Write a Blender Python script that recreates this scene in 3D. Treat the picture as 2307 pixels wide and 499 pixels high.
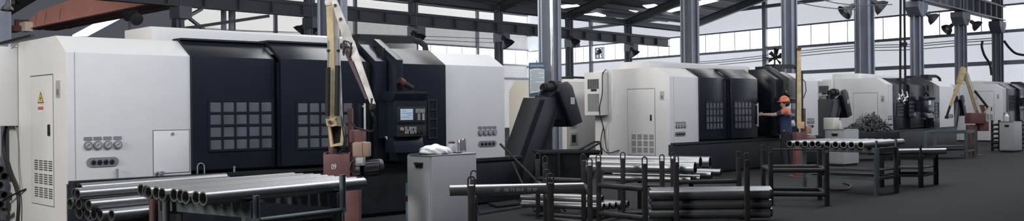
import bpy, bmesh, math, random
from mathutils import Vector, Matrix
random.seed(7)
S = bpy.context.scene
COL = S.collection
for o in list(bpy.data.objects): bpy.data.objects.remove(o)

# ---------------------------------------------------------------- camera
F, ROLL, CH = 2150.0, 0.01, 1.5
cam_d = bpy.data.cameras.new('camera'); cam = bpy.data.objects.new('camera', cam_d); COL.objects.link(cam)
cam_d.sensor_fit = 'HORIZONTAL'; cam_d.sensor_width = 36.0; cam_d.lens = 36.0*F/2307
cam_d.clip_start = .1; cam_d.clip_end = 400
cr, sr = math.cos(ROLL), math.sin(ROLL)
cam.matrix_world = Matrix(((cr, sr, 0, 0), (0, 0, -1, 0), (-sr, cr, 0, CH), (0, 0, 0, 1)))
S.camera = cam

def ray(px, py):
    u = (px-1153.5)/F; v = (249.5-py)/F
    return Vector((u*cr+v*sr, 1, -u*sr+v*cr))
def P(px, py, d): return Vector((0, 0, CH))+ray(px, py)*d
def GZ(px, py, z):
    r = ray(px, py); return Vector((0, 0, CH))+r*((z-CH)/r.z)
def PX(px, d, z):                        # the point over pixel column px at depth d and height z
    x = (px-1153.5)/F*d
    return Vector((x, d, z))

# ---------------------------------------------------------------- light
S.view_settings.view_transform = 'Standard'; S.view_settings.look = 'None'
S.view_settings.gamma = 1; S.view_settings.use_curve_mapping = False
S.view_settings.exposure = 0.0
W = bpy.data.worlds.new('world'); S.world = W; W.use_nodes = True
wb = W.node_tree.nodes['Background']; wb.inputs[0].default_value = (.80, .86, 1, 1); wb.inputs[1].default_value = .10
UX, UY = math.sin(math.radians(40.8)), math.cos(math.radians(40.8))      # along the hall
NX, NY = -UY, UX                                                          # across the hall, away from the camera
def HP(q, p, z=0): return Vector((UX*q+NX*p, UY*q+NY*p, z))               # hall coordinates
def area_light(name, loc, target, sx, sy, power, col):
    l = bpy.data.lights.new(name, 'AREA'); l.shape = 'RECTANGLE'; l.size = sx; l.size_y = sy
    l.energy = power; l.color = col
    o = bpy.data.objects.new(name, l); COL.objects.link(o)
    d = (Vector(target)-Vector(loc)).normalized()
    x = Vector((UX, UY, 0)); x = (x-d*x.dot(d)).normalized(); y = (-d).cross(x)
    o.matrix_world = Matrix.Translation(loc) @ Matrix((x, y, -d)).transposed().to_4x4()
    return o
COOL = (.86, .92, 1); WARM = (1, .95, .88)  # area lights below are added and unseen, with no fixtures
def down(q, p, z): return HP(q, p, z), HP(q, p, 0)
area_light('added_light', HP(5, 6.8, 4.8), HP(5, 8.6, 1.0), 13, .8, 470, COOL)  # added strips that grade the lathe fronts from bright top to dim base
area_light('added_light', HP(20, 6.2, 4.8), HP(20, 8.0, 1.0), 13, .8, 400, COOL)
area_light('added_light', HP(35, 5.4, 4.8), HP(35, 7.2, 1.0), 15, .8, 380, COOL)
area_light('added_light', HP(-6.0, 9.6, 4.2), HP(-2, 11.0, 1.8), 1.5, 3, 950, WARM)  # added to brighten the end face of the left lathe
area_light('added_light', HP(13.2, 9.0, 4.2), HP(17, 10.8, 1.6), 1.2, 2.5, 35, WARM)  # added for the end face of the middle lathe
area_light('added_light', HP(13.5, 14.8, 4.4), HP(18.5, 16.5, 1.7), 1.2, 1.5, 190, WARM)  # added to lift the cream machine behind the conveyor
area_light('added_light', *down(10, 13.5, 6.4), 18, 1.5, 200, WARM)
area_light('added_light', *down(32, 13.5, 6.4), 24, 1.5, 260, WARM)
area_light('added_light', HP(34, 9.3, 6.4), HP(34.5, 13, 4.2), 20, .6, 330, COOL)  # added to brighten the far columns
area_light('added_light', HP(2, 30, 4.6), HP(-2, 52, 7.5), 12, 3, 5000, WARM)  # added to light the red crane and the far bay
area_light('added_light', *down(40, 36, 6.5), 30, 4, 900, COOL)

# ---------------------------------------------------------------- materials
def mat(name, col, rough=.5, metal=0, emit=0, noise=.08, scale=6, bump=0, spec=.5, rvar=.1):
    m = bpy.data.materials.new(name); m.use_nodes = True
    nt = m.node_tree; b = nt.nodes['Principled BSDF']
    b.inputs['Roughness'].default_value = rough; b.inputs['Metallic'].default_value = metal
    b.inputs['Specular IOR Level'].default_value = spec
    if emit:
        b.inputs['Base Color'].default_value = (*col, 1)
        b.inputs['Emission Color'].default_value = (*col, 1); b.inputs['Emission Strength'].default_value = emit
        return m
    tc = nt.nodes.new('ShaderNodeTexCoord'); n = nt.nodes.new('ShaderNodeTexNoise')
    n.inputs['Scale'].default_value = scale; n.inputs['Detail'].default_value = 5
    nt.links.new(tc.outputs['Object'], n.inputs['Vector'])
    r = nt.nodes.new('ShaderNodeValToRGB')
    r.color_ramp.elements[0].position = .3; r.color_ramp.elements[1].position = .7
    r.color_ramp.elements[0].color = (*[c*(1-noise) for c in col], 1)
    r.color_ramp.elements[1].color = (*[min(1, c*(1+noise)) for c in col], 1)
    nt.links.new(n.outputs['Fac'], r.inputs['Fac']); nt.links.new(r.outputs['Color'], b.inputs['Base Color'])
    if rvar:
        mr = nt.nodes.new('ShaderNodeMapRange'); mr.inputs[3].default_value = max(0, rough-rvar); mr.inputs[4].default_value = min(1, rough+rvar)
        nt.links.new(n.outputs['Fac'], mr.inputs[0]); nt.links.new(mr.outputs[0], b.inputs['Roughness'])
    if bump:
        bp = nt.nodes.new('ShaderNodeBump'); bp.inputs['Strength'].default_value = bump
        nt.links.new(n.outputs['Fac'], bp.inputs['Height']); nt.links.new(bp.outputs['Normal'], b.inputs['Normal'])
    return m
def ribbed(name, col, pitch, depth, rough=.6, emit=0):       # corrugated sheet, ribs along local x (z varies)
    m = mat(name, col, rough, 0, 0, .12, 1.5)
    nt = m.node_tree; b = nt.nodes['Principled BSDF']
    tc = nt.nodes.new('ShaderNodeTexCoord'); w = nt.nodes.new('ShaderNodeTexWave'); w.bands_direction = 'Z'
    w.inputs['Scale'].default_value = .314/pitch*1.0
    nt.links.new(tc.outputs['Object'], w.inputs['Vector'])
    bp = nt.nodes.new('ShaderNodeBump'); bp.inputs['Strength'].default_value = 1; bp.inputs['Distance'].default_value = depth
    nt.links.new(w.outputs['Fac'], bp.inputs['Height']); nt.links.new(bp.outputs['Normal'], b.inputs['Normal'])
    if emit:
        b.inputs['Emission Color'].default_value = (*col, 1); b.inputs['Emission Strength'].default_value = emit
    return m
M = {}
M['white'] = mat('white_paint', (.66, .65, .645), .42, 0, 0, .025, 3)
M['cream'] = mat('cream_paint', (.66, .63, .57), .5, 0, 0, .03, 3)
M['seam'] = mat('seam_shadow_gap', (.05, .05, .055), .8)
M['dark'] = mat('charcoal_paint', (.010, .0135, .021), .27, 0, 0, .05, 2, 0, .5, .02)
M['base'] = mat('machine_base_paint', (.010, .0115, .016), .5, 0, 0, .15, 5)
M['black'] = mat('black_rubber', (.006, .006, .007), .7)
M['pane'] = mat('door_glass', (.10, .105, .12), .12, 0, 0, .25, 2.2)
M['grey'] = mat('grey_plastic', (.20, .20, .21), .5)
M['lgrey'] = mat('light_grey_plate', (.38, .39, .4), .4)
M['handle'] = mat('pale_handle_bar', (.62, .63, .64), .35, .1)
M['chrome'] = mat('bright_metal', (.75, .76, .78), .22, .9)
M['steel'] = mat('bare_steel_tube', (.29, .29, .295), .36, .9, 0, 0, 3, 0, .5, 0)
M['steel_in'] = M['steel']
M['blacksteel'] = mat('dark_scale_steel', (.035, .033, .036), .45, .3, 0, .3, 8)
M['rack'] = mat('rack_black_paint', (.016, .015, .017), .55, 0, 0, .35, 9)
M['green'] = mat('table_grey_green_paint', (.075, .098, .105), .5, 0, 0, .15, 7)
M['red'] = mat('arm_red_paint', (.135, .058, .055), .55, 0, 0, .18, 6)
M['maroon'] = mat('maroon_post_paint', (.07, .028, .032), .6, 0, 0, .2, 8)
M['yellow'] = mat('arm_worn_yellow', (.50, .385, .22), .55, 0, 0, .2, 9)
M['worn'] = mat('arm_worn_white', (.46, .42, .38), .55, 0, 0, .35, 7)
M['pink'] = mat('gearbox_faded_orange', (.30, .195, .14), .55, 0, 0, .1, 9)
M['crane'] = mat('crane_red_paint', (.62, .29, .255), .6, 0, 0, .08, 1)
M['crane_dk'] = mat('crane_shaded_maroon', (.11, .04, .045), .6, 0, 0, .08, 1)  # darker red puts shade into the flange underside; carriage and motor share it
M['cabinet'] = mat('cabinet_grey_paint', (.36, .36, .365), .5, 0, 0, .03, 3)
M['teal'] = mat('teal_paint', (.07, .16, .19), .5)
M['floor'] = mat('painted_concrete_floor', (.034, .034, .0365), .75, 0, 0, .18, .9, .05, .06)
M['col'] = mat('column_grey_haze_paint', (.26, .285, .34), .5, 0, 0, .12, 2)  # grey paint lightened to stand in for haze in the air
M['beam'] = mat('beam_grey_paint', (.13, .14, .165), .5, 0, 0, .12, 2)
M['roof'] = ribbed('roof_sheet', (.06, .062, .066), .5, .1)
M['roofx'] = mat('roof_underside', (.055, .057, .062), .7, 0, 0, .25, .6)
M['wall'] = ribbed('glowing_wall_sheet', (.60, .63, .68), .25, .02, .6, .92)  # emission added so the plain wall looks bright; it is no lamp
M['wallside'] = ribbed('glowing_side_wall_sheet', (.52, .52, .53), .25, .02, .6, .62)  # side wall given its own weak glow in place of light falling on it
M['rail'] = mat('girt_grey', (.42, .44, .50), .6)
M['glow'] = mat('daylight_window_pane', (.93, .96, 1.0), .3, 0, 2.0)
M['glow2'] = mat('daylight_translucent_sheet', (.90, .90, .88), .3, 0, .72)
M['skylight'] = mat('skylight_sheet', (.95, .97, 1.0), .3, 0, 2.4)
M['added_skylight'] = mat('added_skylight_sheet', (.95, .97, 1.0), .3, 0, 4.2)  # brighter sheet for the skylights added above the left lathe
M['lens'] = mat('dark_red_lens', (.12, .03, .028), .35)
M['lamp'] = mat('lamp_shade_grey', (.07, .075, .085), .4, .3)
M['lampglow'] = mat('lamp_glass', (.5, .55, .65), .2, 0)
M['cable'] = mat('black_cable', (.01, .01, .011), .5)
M['wire'] = mat('thin_grey_wire', (.12, .12, .14), .5)
M['sign'] = mat('sign_board_white', (.62, .66, .68), .4, 0, 0, .02)
M['signblue'] = mat('sign_board_blue', (.05, .105, .16), .4)
M['ink'] = mat('printed_grey_ink', (.16, .19, .22), .6)
M['whiteink'] = mat('white_lettering', (.75, .75, .75), .5)
M['plastic'] = mat('white_plastic_bag', (.72, .71, .69), .45, 0, 0, .05, 12, .4)
M['screen'] = mat('screen_blue_grey', (.30, .38, .46), .2, 0, .36)
M['yel'] = mat('hazard_yellow', (.62, .50, .10), .5)
M['redlabel'] = mat('red_label', (.50, .10, .10), .5)
M['swarf'] = mat('steel_swarf', (.12, .12, .125), .45, .7, 0, .5, 30)
M['skin'] = mat('skin', (.48, .30, .23), .55, 0, 0, .05)
M['navy'] = mat('navy_work_shirt', (.018, .028, .075), .8, 0, 0, .15, 20)
M['orange'] = mat('orange_cloth', (.55, .16, .09), .7)
M['helmet'] = mat('orange_helmet', (.70, .17, .085), .35)
M['trousers'] = mat('dark_trousers', (.012, .012, .016), .85)
M['shoe'] = mat('dark_shoe', (.015, .014, .014), .6)
M['hair'] = mat('black_hair', (.01, .009, .009), .7)
M['bottle'] = mat('cloudy_bottle', (.55, .54, .48), .35)

# ---------------------------------------------------------------- mesh helpers
class MB:
    def __init__(s): s.bm = bmesh.new()
    def _faces(s, vs, fs):
        bv = [s.bm.verts.new(v) for v in vs]
        for f in fs:
            try: s.bm.faces.new([bv[i] for i in f])
            except ValueError: pass
        return s
    def box(s, x0, x1, y0, y1, z0, z1, bev=0):
        if x0 > x1: x0, x1 = x1, x0
        if y0 > y1: y0, y1 = y1, y0
        if z0 > z1: z0, z1 = z1, z0
        v = [(x, y, z) for x in (x0, x1) for y in (y0, y1) for z in (z0, z1)]
        f = [(0, 1, 3, 2), (4, 6, 7, 5), (0, 4, 5, 1), (2, 3, 7, 6), (0, 2, 6, 4), (1, 5, 7, 3)]
        if not bev: return s._faces(v, f)
        t = MB(); t._faces(v, f)
        bmesh.ops.bevel(t.bm, geom=t.bm.edges[:], offset=bev, segments=2, affect='EDGES', profile=.6)
        return s.merge(t)
    def merge(s, t):
        me = bpy.data.meshes.new('tmp'); t.bm.to_mesh(me); t.bm.free()
        s.bm.from_mesh(me); bpy.data.meshes.remove(me); return s
    def prism(s, pts, axis, a, b, bev=0):
        n = len(pts)
        mk = {'x': lambda p, k: (k, p[0], p[1]), 'y': lambda p, k: (p[0], k, p[1]), 'z': lambda p, k: (p[0], p[1], k)}[axis]
        v = [mk(p, a) for p in pts]+[mk(p, b) for p in pts]
        f = [tuple(range(n)), tuple(range(2*n-1, n-1, -1))]+[(i, (i+1) % n, n+(i+1) % n, n+i) for i in range(n)]
        t = MB(); t._faces(v, f); bmesh.ops.recalc_face_normals(t.bm, faces=t.bm.faces[:])
        if bev: bmesh.ops.bevel(t.bm, geom=t.bm.edges[:], offset=bev, segments=2, affect='EDGES', profile=.6)
        return s.merge(t)
    def frame(s, p0, p1, up=(0, 0, 1)):
        d = (Vector(p1)-Vector(p0)); L = d.length; d.normalize(); up = Vector(up)
        if abs(d.dot(up)) > .98: up = Vector((1, 0, 0)) if abs(d.x) < .9 else Vector((0, 1, 0))
        a = d.cross(up).normalized(); b = a.cross(d)
        return d, a, b, L
    def bar(s, p0, p1, w, h, up=(0, 0, 1)):
        p0 = Vector(p0); p1 = Vector(p1); d, a, b, L = s.frame(p0, p1, up)
        v = [p+a*(i*w/2)+b*(j*h/2) for p in (p0, p1) for i in (-1, 1) for j in (-1, 1)]
        return s._faces(v, [(0, 1, 3, 2), (4, 6, 7, 5), (0, 4, 5, 1), (2, 3, 7, 6), (0, 2, 6, 4), (1, 5, 7, 3)])
    def taper(s, p0, p1, w0, h0, w1, h1, up=(0, 0, 1)):
        p0 = Vector(p0); p1 = Vector(p1); d, a, b, L = s.frame(p0, p1, up)
        v = [p+a*(i*w/2)+b*(j*h/2) for p, w, h in ((p0, w0, h0), (p1, w1, h1)) for i in (-1, 1) for j in (-1, 1)]
        return s._faces(v, [(0, 1, 3, 2), (4, 6, 7, 5), (0, 4, 5, 1), (2, 3, 7, 6), (0, 2, 6, 4), (1, 5, 7, 3)])
    def ibeam(s, p0, p1, h, w, tf, tw):
        p0 = Vector(p0); p1 = Vector(p1); d, a, b, L = s.frame(p0, p1)
        for off, ww, hh in ((h/2-tf/2, w, tf), (-h/2+tf/2, w, tf), (0, tw, h-2*tf)): s.bar(p0+b*off, p1+b*off, ww, hh)
        return s
    def cyl(s, p0, p1, r, r1=None, n=16):
        r1 = r if r1 is None else r1
        p0 = Vector(p0); p1 = Vector(p1); d, a, b, L = s.frame(p0, p1)
        c = [(math.cos(2*math.pi*i/n), math.sin(2*math.pi*i/n)) for i in range(n)]
        v = [p0+(a*x+b*y)*r for x, y in c]+[p1+(a*x+b*y)*r1 for x, y in c]
        return s._faces(v, [tuple(range(n)), tuple(range(2*n-1, n-1, -1))]+[(i, n+i, n+(i+1) % n, (i+1) % n) for i in range(n)])
    def tube(s, p0, p1, r, ri, n=28):
        p0 = Vector(p0); p1 = Vector(p1); d, a, b, L = s.frame(p0, p1)
        c = [(math.cos(2*math.pi*i/n), math.sin(2*math.pi*i/n)) for i in range(n)]
        v = [p+(a*x+b*y)*q for p, q in ((p0, r), (p1, r), (p1, ri), (p0, ri)) for x, y in c]
        f = []
        for k in range(4):
            k2 = (k+1) % 4
            f += [(k*n+i, k2*n+i, k2*n+(i+1) % n, k*n+(i+1) % n) for i in range(n)]
        return s._faces(v, f)
    def path(s, pts, r, n=8):
        pts = [Vector(p) for p in pts]; rings = []
        for i, p in enumerate(pts):
            d = (pts[min(i+1, len(pts)-1)]-pts[max(i-1, 0)]).normalized()
            up = Vector((0, 0, 1)) if abs(d.z) < .95 else Vector((0, 1, 0))
            if i and abs(d.dot(la)) < .9: a = (la-d*la.dot(d)).normalized()
            else: a = d.cross(up).normalized()
            la = a; b = a.cross(d)
            rings.append([s.bm.verts.new(p+a*r*math.cos(2*math.pi*k/n)+b*r*math.sin(2*math.pi*k/n)) for k in range(n)])
        for A, B in zip(rings, rings[1:]):
            for k in range(n): s.bm.faces.new((A[k], A[(k+1) % n], B[(k+1) % n], B[k]))
        s.bm.faces.new(rings[0]); s.bm.faces.new(rings[-1][::-1])
        return s
    def lathe(s, prof, c, n=20, axis=(0, 0, 1)):
        c = Vector(c); ax = Vector(axis).normalized(); t = Vector((1, 0, 0)) if abs(ax.x) < .9 else Vector((0, 1, 0))
        a = ax.cross(t).normalized(); b = ax.cross(a); rings = []
        for r, h in prof:
            rings.append([s.bm.verts.new(c+ax*h+(a*math.cos(2*math.pi*k/n)+b*math.sin(2*math.pi*k/n))*max(r, 1e-4)) for k in range(n)])
        for A, B in zip(rings, rings[1:]):
            for k in range(n): s.bm.faces.new((A[k], A[(k+1) % n], B[(k+1) % n], B[k]))
        s.bm.faces.new(rings[0]); s.bm.faces.new(rings[-1][::-1])
        return s
    def build(s, name, m, parent=None, ang=35):
        bmesh.ops.recalc_face_normals(s.bm, faces=s.bm.faces[:])
        me = bpy.data.meshes.new(name); s.bm.to_mesh(me); s.bm.free()
        me.materials.append(M[m] if isinstance(m, str) else m)
        me.shade_smooth(); me.set_sharp_from_angle(angle=math.radians(ang))
        o = bpy.data.objects.new(name, me); COL.objects.link(o)
        if parent: o.parent = parent
        return o
def tag(o, label=None, cat=None, group=None, kind=None):
    if label: o['label'] = label
    if cat: o['category'] = cat
    if group: o['group'] = group
    if kind: o['kind'] = kind
    return o
def thing(name, label, cat, loc=(0, 0, 0), rz=0, group=None):
    o = bpy.data.objects.new(name, None); COL.objects.link(o); o.empty_display_size = .1
    o.location = loc; o.rotation_euler = (0, 0, rz)
    return tag(o, label, cat, group)
def copy_tree(o, parent=None):
    c = o.copy(); COL.objects.link(c); c.parent = parent
    for ch in list(o.children): copy_tree(ch, c)
    return c
def text_mesh(body, size, depth=.002):
    cu = bpy.data.curves.new('t', 'FONT'); cu.body = body; cu.size = size; cu.extrude = depth
    cu.align_x = 'CENTER'; cu.align_y = 'CENTER'
    ob = bpy.data.objects.new('t', cu); COL.objects.link(ob)
    dg = bpy.context.evaluated_depsgraph_get(); me = bpy.data.meshes.new_from_object(ob.evaluated_get(dg))
    bpy.data.objects.remove(ob); return me
def arc(c, r, a0, a1, n, ex, ez):            # arc in the plane of ex, ez
    c = Vector(c); ex = Vector(ex); ez = Vector(ez)
    return [c+ex*r*math.cos(a0+(a1-a0)*i/n)+ez*r*math.sin(a0+(a1-a0)*i/n) for i in range(n+1)]
ORD = ['first', 'second', 'third', 'fourth', 'fifth', 'sixth', 'seventh', 'eighth', 'ninth', 'tenth', 'eleventh', 'twelfth', 'thirteenth']

def descend(o):
    r = []
    for c in o.children: r += [c]+descend(c)
    return r
def settle(root):                       # put the thing's origin at the middle of its base
    ms = [o for o in [root]+descend(root) if o.type == 'MESH']
    co = [v.co for o in ms for v in o.data.vertices]
    lo = [min(c[i] for c in co) for i in range(3)]; hi = [max(c[i] for c in co) for i in range(3)]
    b = Vector(((lo[0]+hi[0])/2, (lo[1]+hi[1])/2, lo[2]))
    for o in ms: o.data.transform(Matrix.Translation(-b))
    root.location = b
    return root
def struct(name, mb, m, parent=None):
    o = mb.build(name, m, parent)
    if parent is None: o['kind'] = 'structure'
    return o

# ---------------------------------------------------------------- hall shell
fl = MB(); fl._faces([HP(-30, -14), HP(80, -14), HP(80, 66), HP(-30, 66)], [(0, 1, 2, 3)])
struct('floor', fl, 'floor')
# end wall: through E0 with direction EW
E0 = Vector((25.5, 50, 0)); EW = Vector((-.562, .827, 0)); EN = Vector((-.827, -.562, 0))    # EN points to the camera side
def es(px):                                 # distance along the end wall of pixel column px
    t = (px-1153.5)/F
    return (E0.x-t*E0.y)/(.562+t*.827)
def EP(s, z, out=0): return E0+EW*s+EN*out+Vector((0, 0, z))
S_END = es(1190)
def wall_strip(mb, s0, s1, z0, z1, o0, o1):
    v = [EP(s, z, o) for s in (s0, s1) for o in (o0, o1) for z in (z0, z1)]
    mb._faces(v, [(0, 1, 3, 2), (4, 6, 7, 5), (0, 4, 5, 1), (2, 3, 7, 6), (0, 2, 6, 4), (1, 5, 7, 3)])
ZB, ZT = 5.45, 6.68
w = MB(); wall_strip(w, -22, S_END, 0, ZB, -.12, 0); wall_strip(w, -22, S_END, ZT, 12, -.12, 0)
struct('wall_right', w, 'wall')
mull = [-20, es(2300)-1.5, es(2255), es(2172), es(2068), es(1955), es(1790), es(1727), es(1560), es(1415), es(1335), es(1262), S_END]
for i, (a, b) in enumerate(zip(mull, mull[1:])):
    f = MB(); wall_strip(f, a, b, ZB-.16, ZB, 0, .14); wall_strip(f, a, b, ZT, ZT+.10, 0, .10)
    n = max(2, round((b-a)/1.25))
    for k in range(1, n): wall_strip(f, a+(b-a)*k/n-.022, a+(b-a)*k/n+.022, ZB, ZT, -.02, .02)
    wf = struct('window_%d' % (i+1), f, 'rail')
    g = MB(); wall_strip(g, a, b, ZB, ZT, -.10, -.04); g.build('pane', 'glow', wf)
for i, s in enumerate(mull[1:-1]):
    t = MB(); wall_strip(t, s-.15, s+.15, 0, 9.5, 0, .2); o = struct('trim_%d' % (i+1), t, 'rail')
for i, z in enumerate((3.75, 8.2)):
    t = MB(); wall_strip(t, -22, S_END, z-.12, z+.10, 0, .14); struct('trim_%d' % (i+20), t, 'rail')
t = MB(); wall_strip(t, -22, S_END, 1.2, 1.35, 0, .14); struct('trim_22', t, 'rail')
# side wall along the hall, far side
C0 = EP(S_END, 0)
def SP(s, z, out=0): return C0-Vector((UX, UY, 0))*s-Vector((NX, NY, 0))*out+Vector((0, 0, z))
def ss(px):
    t = (px-1153.5)/F
    return (C0.x-t*C0.y)/(UX-t*UY)
def side_strip(mb, s0, s1, z0, z1, o0, o1):
    v = [SP(s, z, o) for s in (s0, s1) for o in (o0, o1) for z in (z0, z1)]
    mb._faces(v, [(0, 1, 3, 2), (4, 6, 7, 5), (0, 4, 5, 1), (2, 3, 7, 6), (0, 2, 6, 4), (1, 5, 7, 3)])
SL = ss(395)
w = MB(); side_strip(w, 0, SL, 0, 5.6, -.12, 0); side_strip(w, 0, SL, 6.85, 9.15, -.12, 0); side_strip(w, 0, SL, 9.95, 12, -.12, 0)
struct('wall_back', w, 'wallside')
sm = [0, ss(1075), ss(935), ss(800), ss(705), ss(620), ss(525), SL]
for i, (a, b) in enumerate(zip(sm, sm[1:])):
    f = MB()
    for z in (5.5, 6.85): side_strip(f, a, b, z-.06, z+.08, 0, .12)
    n = 4
    for k in range(1, n): side_strip(f, a+(b-a)*k/n-.022, a+(b-a)*k/n+.022, 5.6, 6.85, -.02, .02)
    wf = struct('window_%d' % (i+20), f, 'rail')
    g = MB(); side_strip(g, a, b, 5.6, 6.85, -.10, -.04); g.build('pane', 'glow', wf)
    f = MB()
    for z in (9.1, 9.95): side_strip(f, a, b, z-.06, z+.06, 0, .10)
    wf = struct('window_%d' % (i+30), f, 'rail')
    g = MB(); side_strip(g, a, b, 9.15, 9.95, -.10, -.04); g.build('pane', 'glow2', wf)
    t = MB(); side_strip(t, b-.13, b+.13, 0, 11, 0, .2); struct('trim_%d' % (i+30), t, 'rail')
a, b = ss(690), SL
g = MB(); side_strip(g, b, a, 7.05, 8.6, .01, .04); wf = struct('window_40', g, 'glow2')
t = MB(); side_strip(t, 0, SL, 4.2, 4.4, 0, .12); struct('trim_40', t, 'rail')
# roof: far bay (mono slope), middle bay gable, near bay, and the low lean-to on the left
def roof_plane(q0, q1, pa, za, pb, zb, name='ceiling', m='roofx'):
    r = MB(); up = Vector((0, 0, .12))
    v = [HP(q0, pa, za), HP(q1, pa, za), HP(q1, pb, zb), HP(q0, pb, zb)]
    r._faces(v+[x+up for x in v], [(0, 1, 2, 3), (7, 6, 5, 4), (0, 4, 5, 1), (1, 5, 6, 2), (2, 6, 7, 3), (3, 7, 4, 0)])
    return struct(name, r, m)
roof_plane(18, 80, 34, 7.7, 57, 10.8)
roof_plane(-30, 80, 34, 7.7, 23.5, 9.6)
roof_plane(-30, 80, 23.5, 9.6, 13, 7.5)
roof_plane(-30, 80, 13, 7.2, 2.5, 9.3)
roof_plane(-30, 80, 2.5, 9.3, -14, 7.2)
LZ = lambda p: 5.8+(63-p)*.175
roof_plane(-30, 22, 34, LZ(34), 63, LZ(63))
w = MB(); w._faces([HP(-30, 62.9, 0), HP(30, 62.9, 0), HP(30, 62.9, 6), HP(-30, 62.9, 6)], [(0, 1, 2, 3)]); struct('wall_left', w, 'roofx')
# purlins under the lean-to
for k in range(16):
    p = 62-k*1.55
    t = MB(); t.bar(HP(-24, p, LZ(p)-.13), HP(21, p, LZ(p)-.13), .10, .2); o = struct('trim_%d' % (60+k), t, 'beam')
for k in range(6):
    p = 33-k*1.8; z = 7.7+(34-p)*.181-.12
    t = MB(); t.bar(HP(20, p, z), HP(62, p, z), .09, .2); struct('trim_%d' % (80+k), t, 'beam')
for k in range(11):
    p = 35.5+k*1.8; z = 7.7+(p-34)*.135-.12
    t = MB(); t.bar(HP(20, p, z), HP(62, p, z), .09, .2); struct('trim_%d' % (90+k), t, 'beam')
# skylights
def plane_hit(px, py, pa, za, pb, zb):
    r = ray(px, py); k = (zb-za)/(pb-pa); p1 = r.x*NX+r.y*NY
    return Vector((0, 0, CH))+r*((za-k*pa-CH)/(r.z-k*p1))
def skylight(name, poly, m='skylight'):
    n = Vector((0, 0, .05)); k = len(poly); mb = MB()
    v = [x-n*.6 for x in poly]+[x+n for x in poly]
    mb._faces(v, [tuple(range(k)), tuple(range(2*k-1, k-1, -1))]+[(i, (i+1) % k, k+(i+1) % k, k+i) for i in range(k)])
    return struct(name, mb, m)
LT = (34, LZ(34), 63, LZ(63))
hit = plane_hit(168, 80, *LT)
q0 = hit.x*UX+hit.y*UY
def lt(q, p, dz=0): return HP(q, p, LZ(p)-dz)
ends = [plane_hit(x, y, *LT) for x, y in ((163, 81), (197, 81), (296, 28), (262, 28))]
skylight('window_50', ends)
G1 = (34, 7.7, 23.5, 9.6)
for i, quad in enumerate([((1417, 22), (1430, 19), (1445, 22), (1432, 27)), ((1448, 12), (1475, 9), (1484, 13), (1458, 18)),
                          ((1500, 24), (1590, -2), (1632, -2), (1512, 27))]):
    skylight('window_%d' % (51+i), [plane_hit(x, y, *G1) for x, y in quad])
G2 = (34, 7.7, 57, 10.8)
for i, quad in enumerate([((1262, 14), (1300, 10), (1306, 13), (1268, 18)), ((1312, 34), (1345, 30), (1365, 36), (1330, 40))]):
    try: skylight('window_%d' % (56+i), [plane_hit(x, y, *G1) for x, y in quad])
    except Exception: pass

ZM = lambda p: 7.5+(p-13)*.2 if p > 13 else 7.2+(13-p)*.2
for i, (a, b, c, d) in enumerate(((12.2, 14.2, 13.2, 17), (24, 27, 13.2, 18), (36, 39, 13.2, 18), (11.0, 14.4, 8.5, 12.9), (27.4, 29, 9, 12.9), (36, 39, 4, 10))):  # unseen skylights added so the dark door bevels have something bright to reflect
    skylight('window_%d' % (60+i), [HP(a, c, ZM(c)), HP(b, c, ZM(c)), HP(b, d, ZM(d)), HP(a, d, ZM(d))], 'added_skylight' if i in (0, 3) else 'skylight')

# ---------------------------------------------------------------- columns, crane beams, rafters
def column(q, p, z1, w, label, base=True):
    a = Vector((UX, UY, 0)); b = Vector((NX, NY, 0)); c = HP(q, p)
    root = thing('steel_column', label, 'column', (0, 0, 0), 0, 'steel columns of the hall')
    m = MB(); m.ibeam(c, c+Vector((0, 0, z1)), w, w, .03, .03)
    for s in (-1, 1): m.bar(c+b*s*w*.42, c+b*s*w*.42+Vector((0, 0, z1)), .03, w*.9, a)
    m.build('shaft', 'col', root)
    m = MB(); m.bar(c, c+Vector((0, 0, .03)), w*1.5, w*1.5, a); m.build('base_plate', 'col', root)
    return root, c
R1Q = [10.3+6*k for k in range(-2, 9)]
near_lab = {10.3: 'grey steel column standing behind the arm numbered 09', 16.3: 'grey steel column behind the hanging notice board',
            22.3: 'wide grey steel column behind the middle lathe, first right of the notice board column',
            28.3: 'grey steel column beside the round fan in the far windows', 34.3: 'grey steel column right of the upright yellow arm, behind the third lathe',
            40.3: 'grey steel column under the crane rail, just right of the hanging hoist chains', 46.3: 'grey steel column rising behind the far folded yellow arm',
            52.3: 'grey steel column at the end of the crane rail with cables hanging beside it', -1.7: 'grey steel column at the far left edge beside the big lamp'}
colroots = []
for px, lab in ((751, near_lab[10.3]), (1240, near_lab[16.3]), (1556, near_lab[22.3]), (1780, near_lab[28.3]), (1949, near_lab[34.3]),
                (2067, near_lab[40.3]), (2166, near_lab[46.3]), (2249, near_lab[52.3]), (-10, near_lab[-1.7])):
    t = (px-1153.5)/F; p_ = 13.9 if px < 100 else 13.4 if px == 1949 else 13.0; d = p_/(t*NX+NY); c = Vector((t*d, d, 0)); q = c.x*UX+c.y*UY
    wd = .40 if px != 1949 else .56
    r, c = column(q, p_, 7.3, wd if px > 100 else .3, lab)
    colroots.append((px, q, r, c))
for px, q, r, c in colroots:
    if px in (2067, 2166, 2249):           # corbel that carries the crane rail
        m = MB(); a = Vector((UX, UY, 0))
        for s in (-1, 1):
            m.prism([(-.62, 5.78), (.62, 5.78), (.62, 5.55), (.25, 5.2), (-.25, 5.2), (-.62, 5.55)], 'y', -.12, .12)
        for v in m.bm.verts:
            x, y, z = v.co; v.co = c+a*x+Vector((NX, NY, 0))*y*2.2+Vector((0, 0, z))
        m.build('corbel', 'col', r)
    if px == 1240:                           # polished pipe running down the column
        m = MB(); x = PX(1244, c.y-.45, 0); m.cyl(x, x+Vector((0, 0, 7)), .035, n=12); m.build('conduit', 'chrome', r)
    settle(r)
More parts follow.
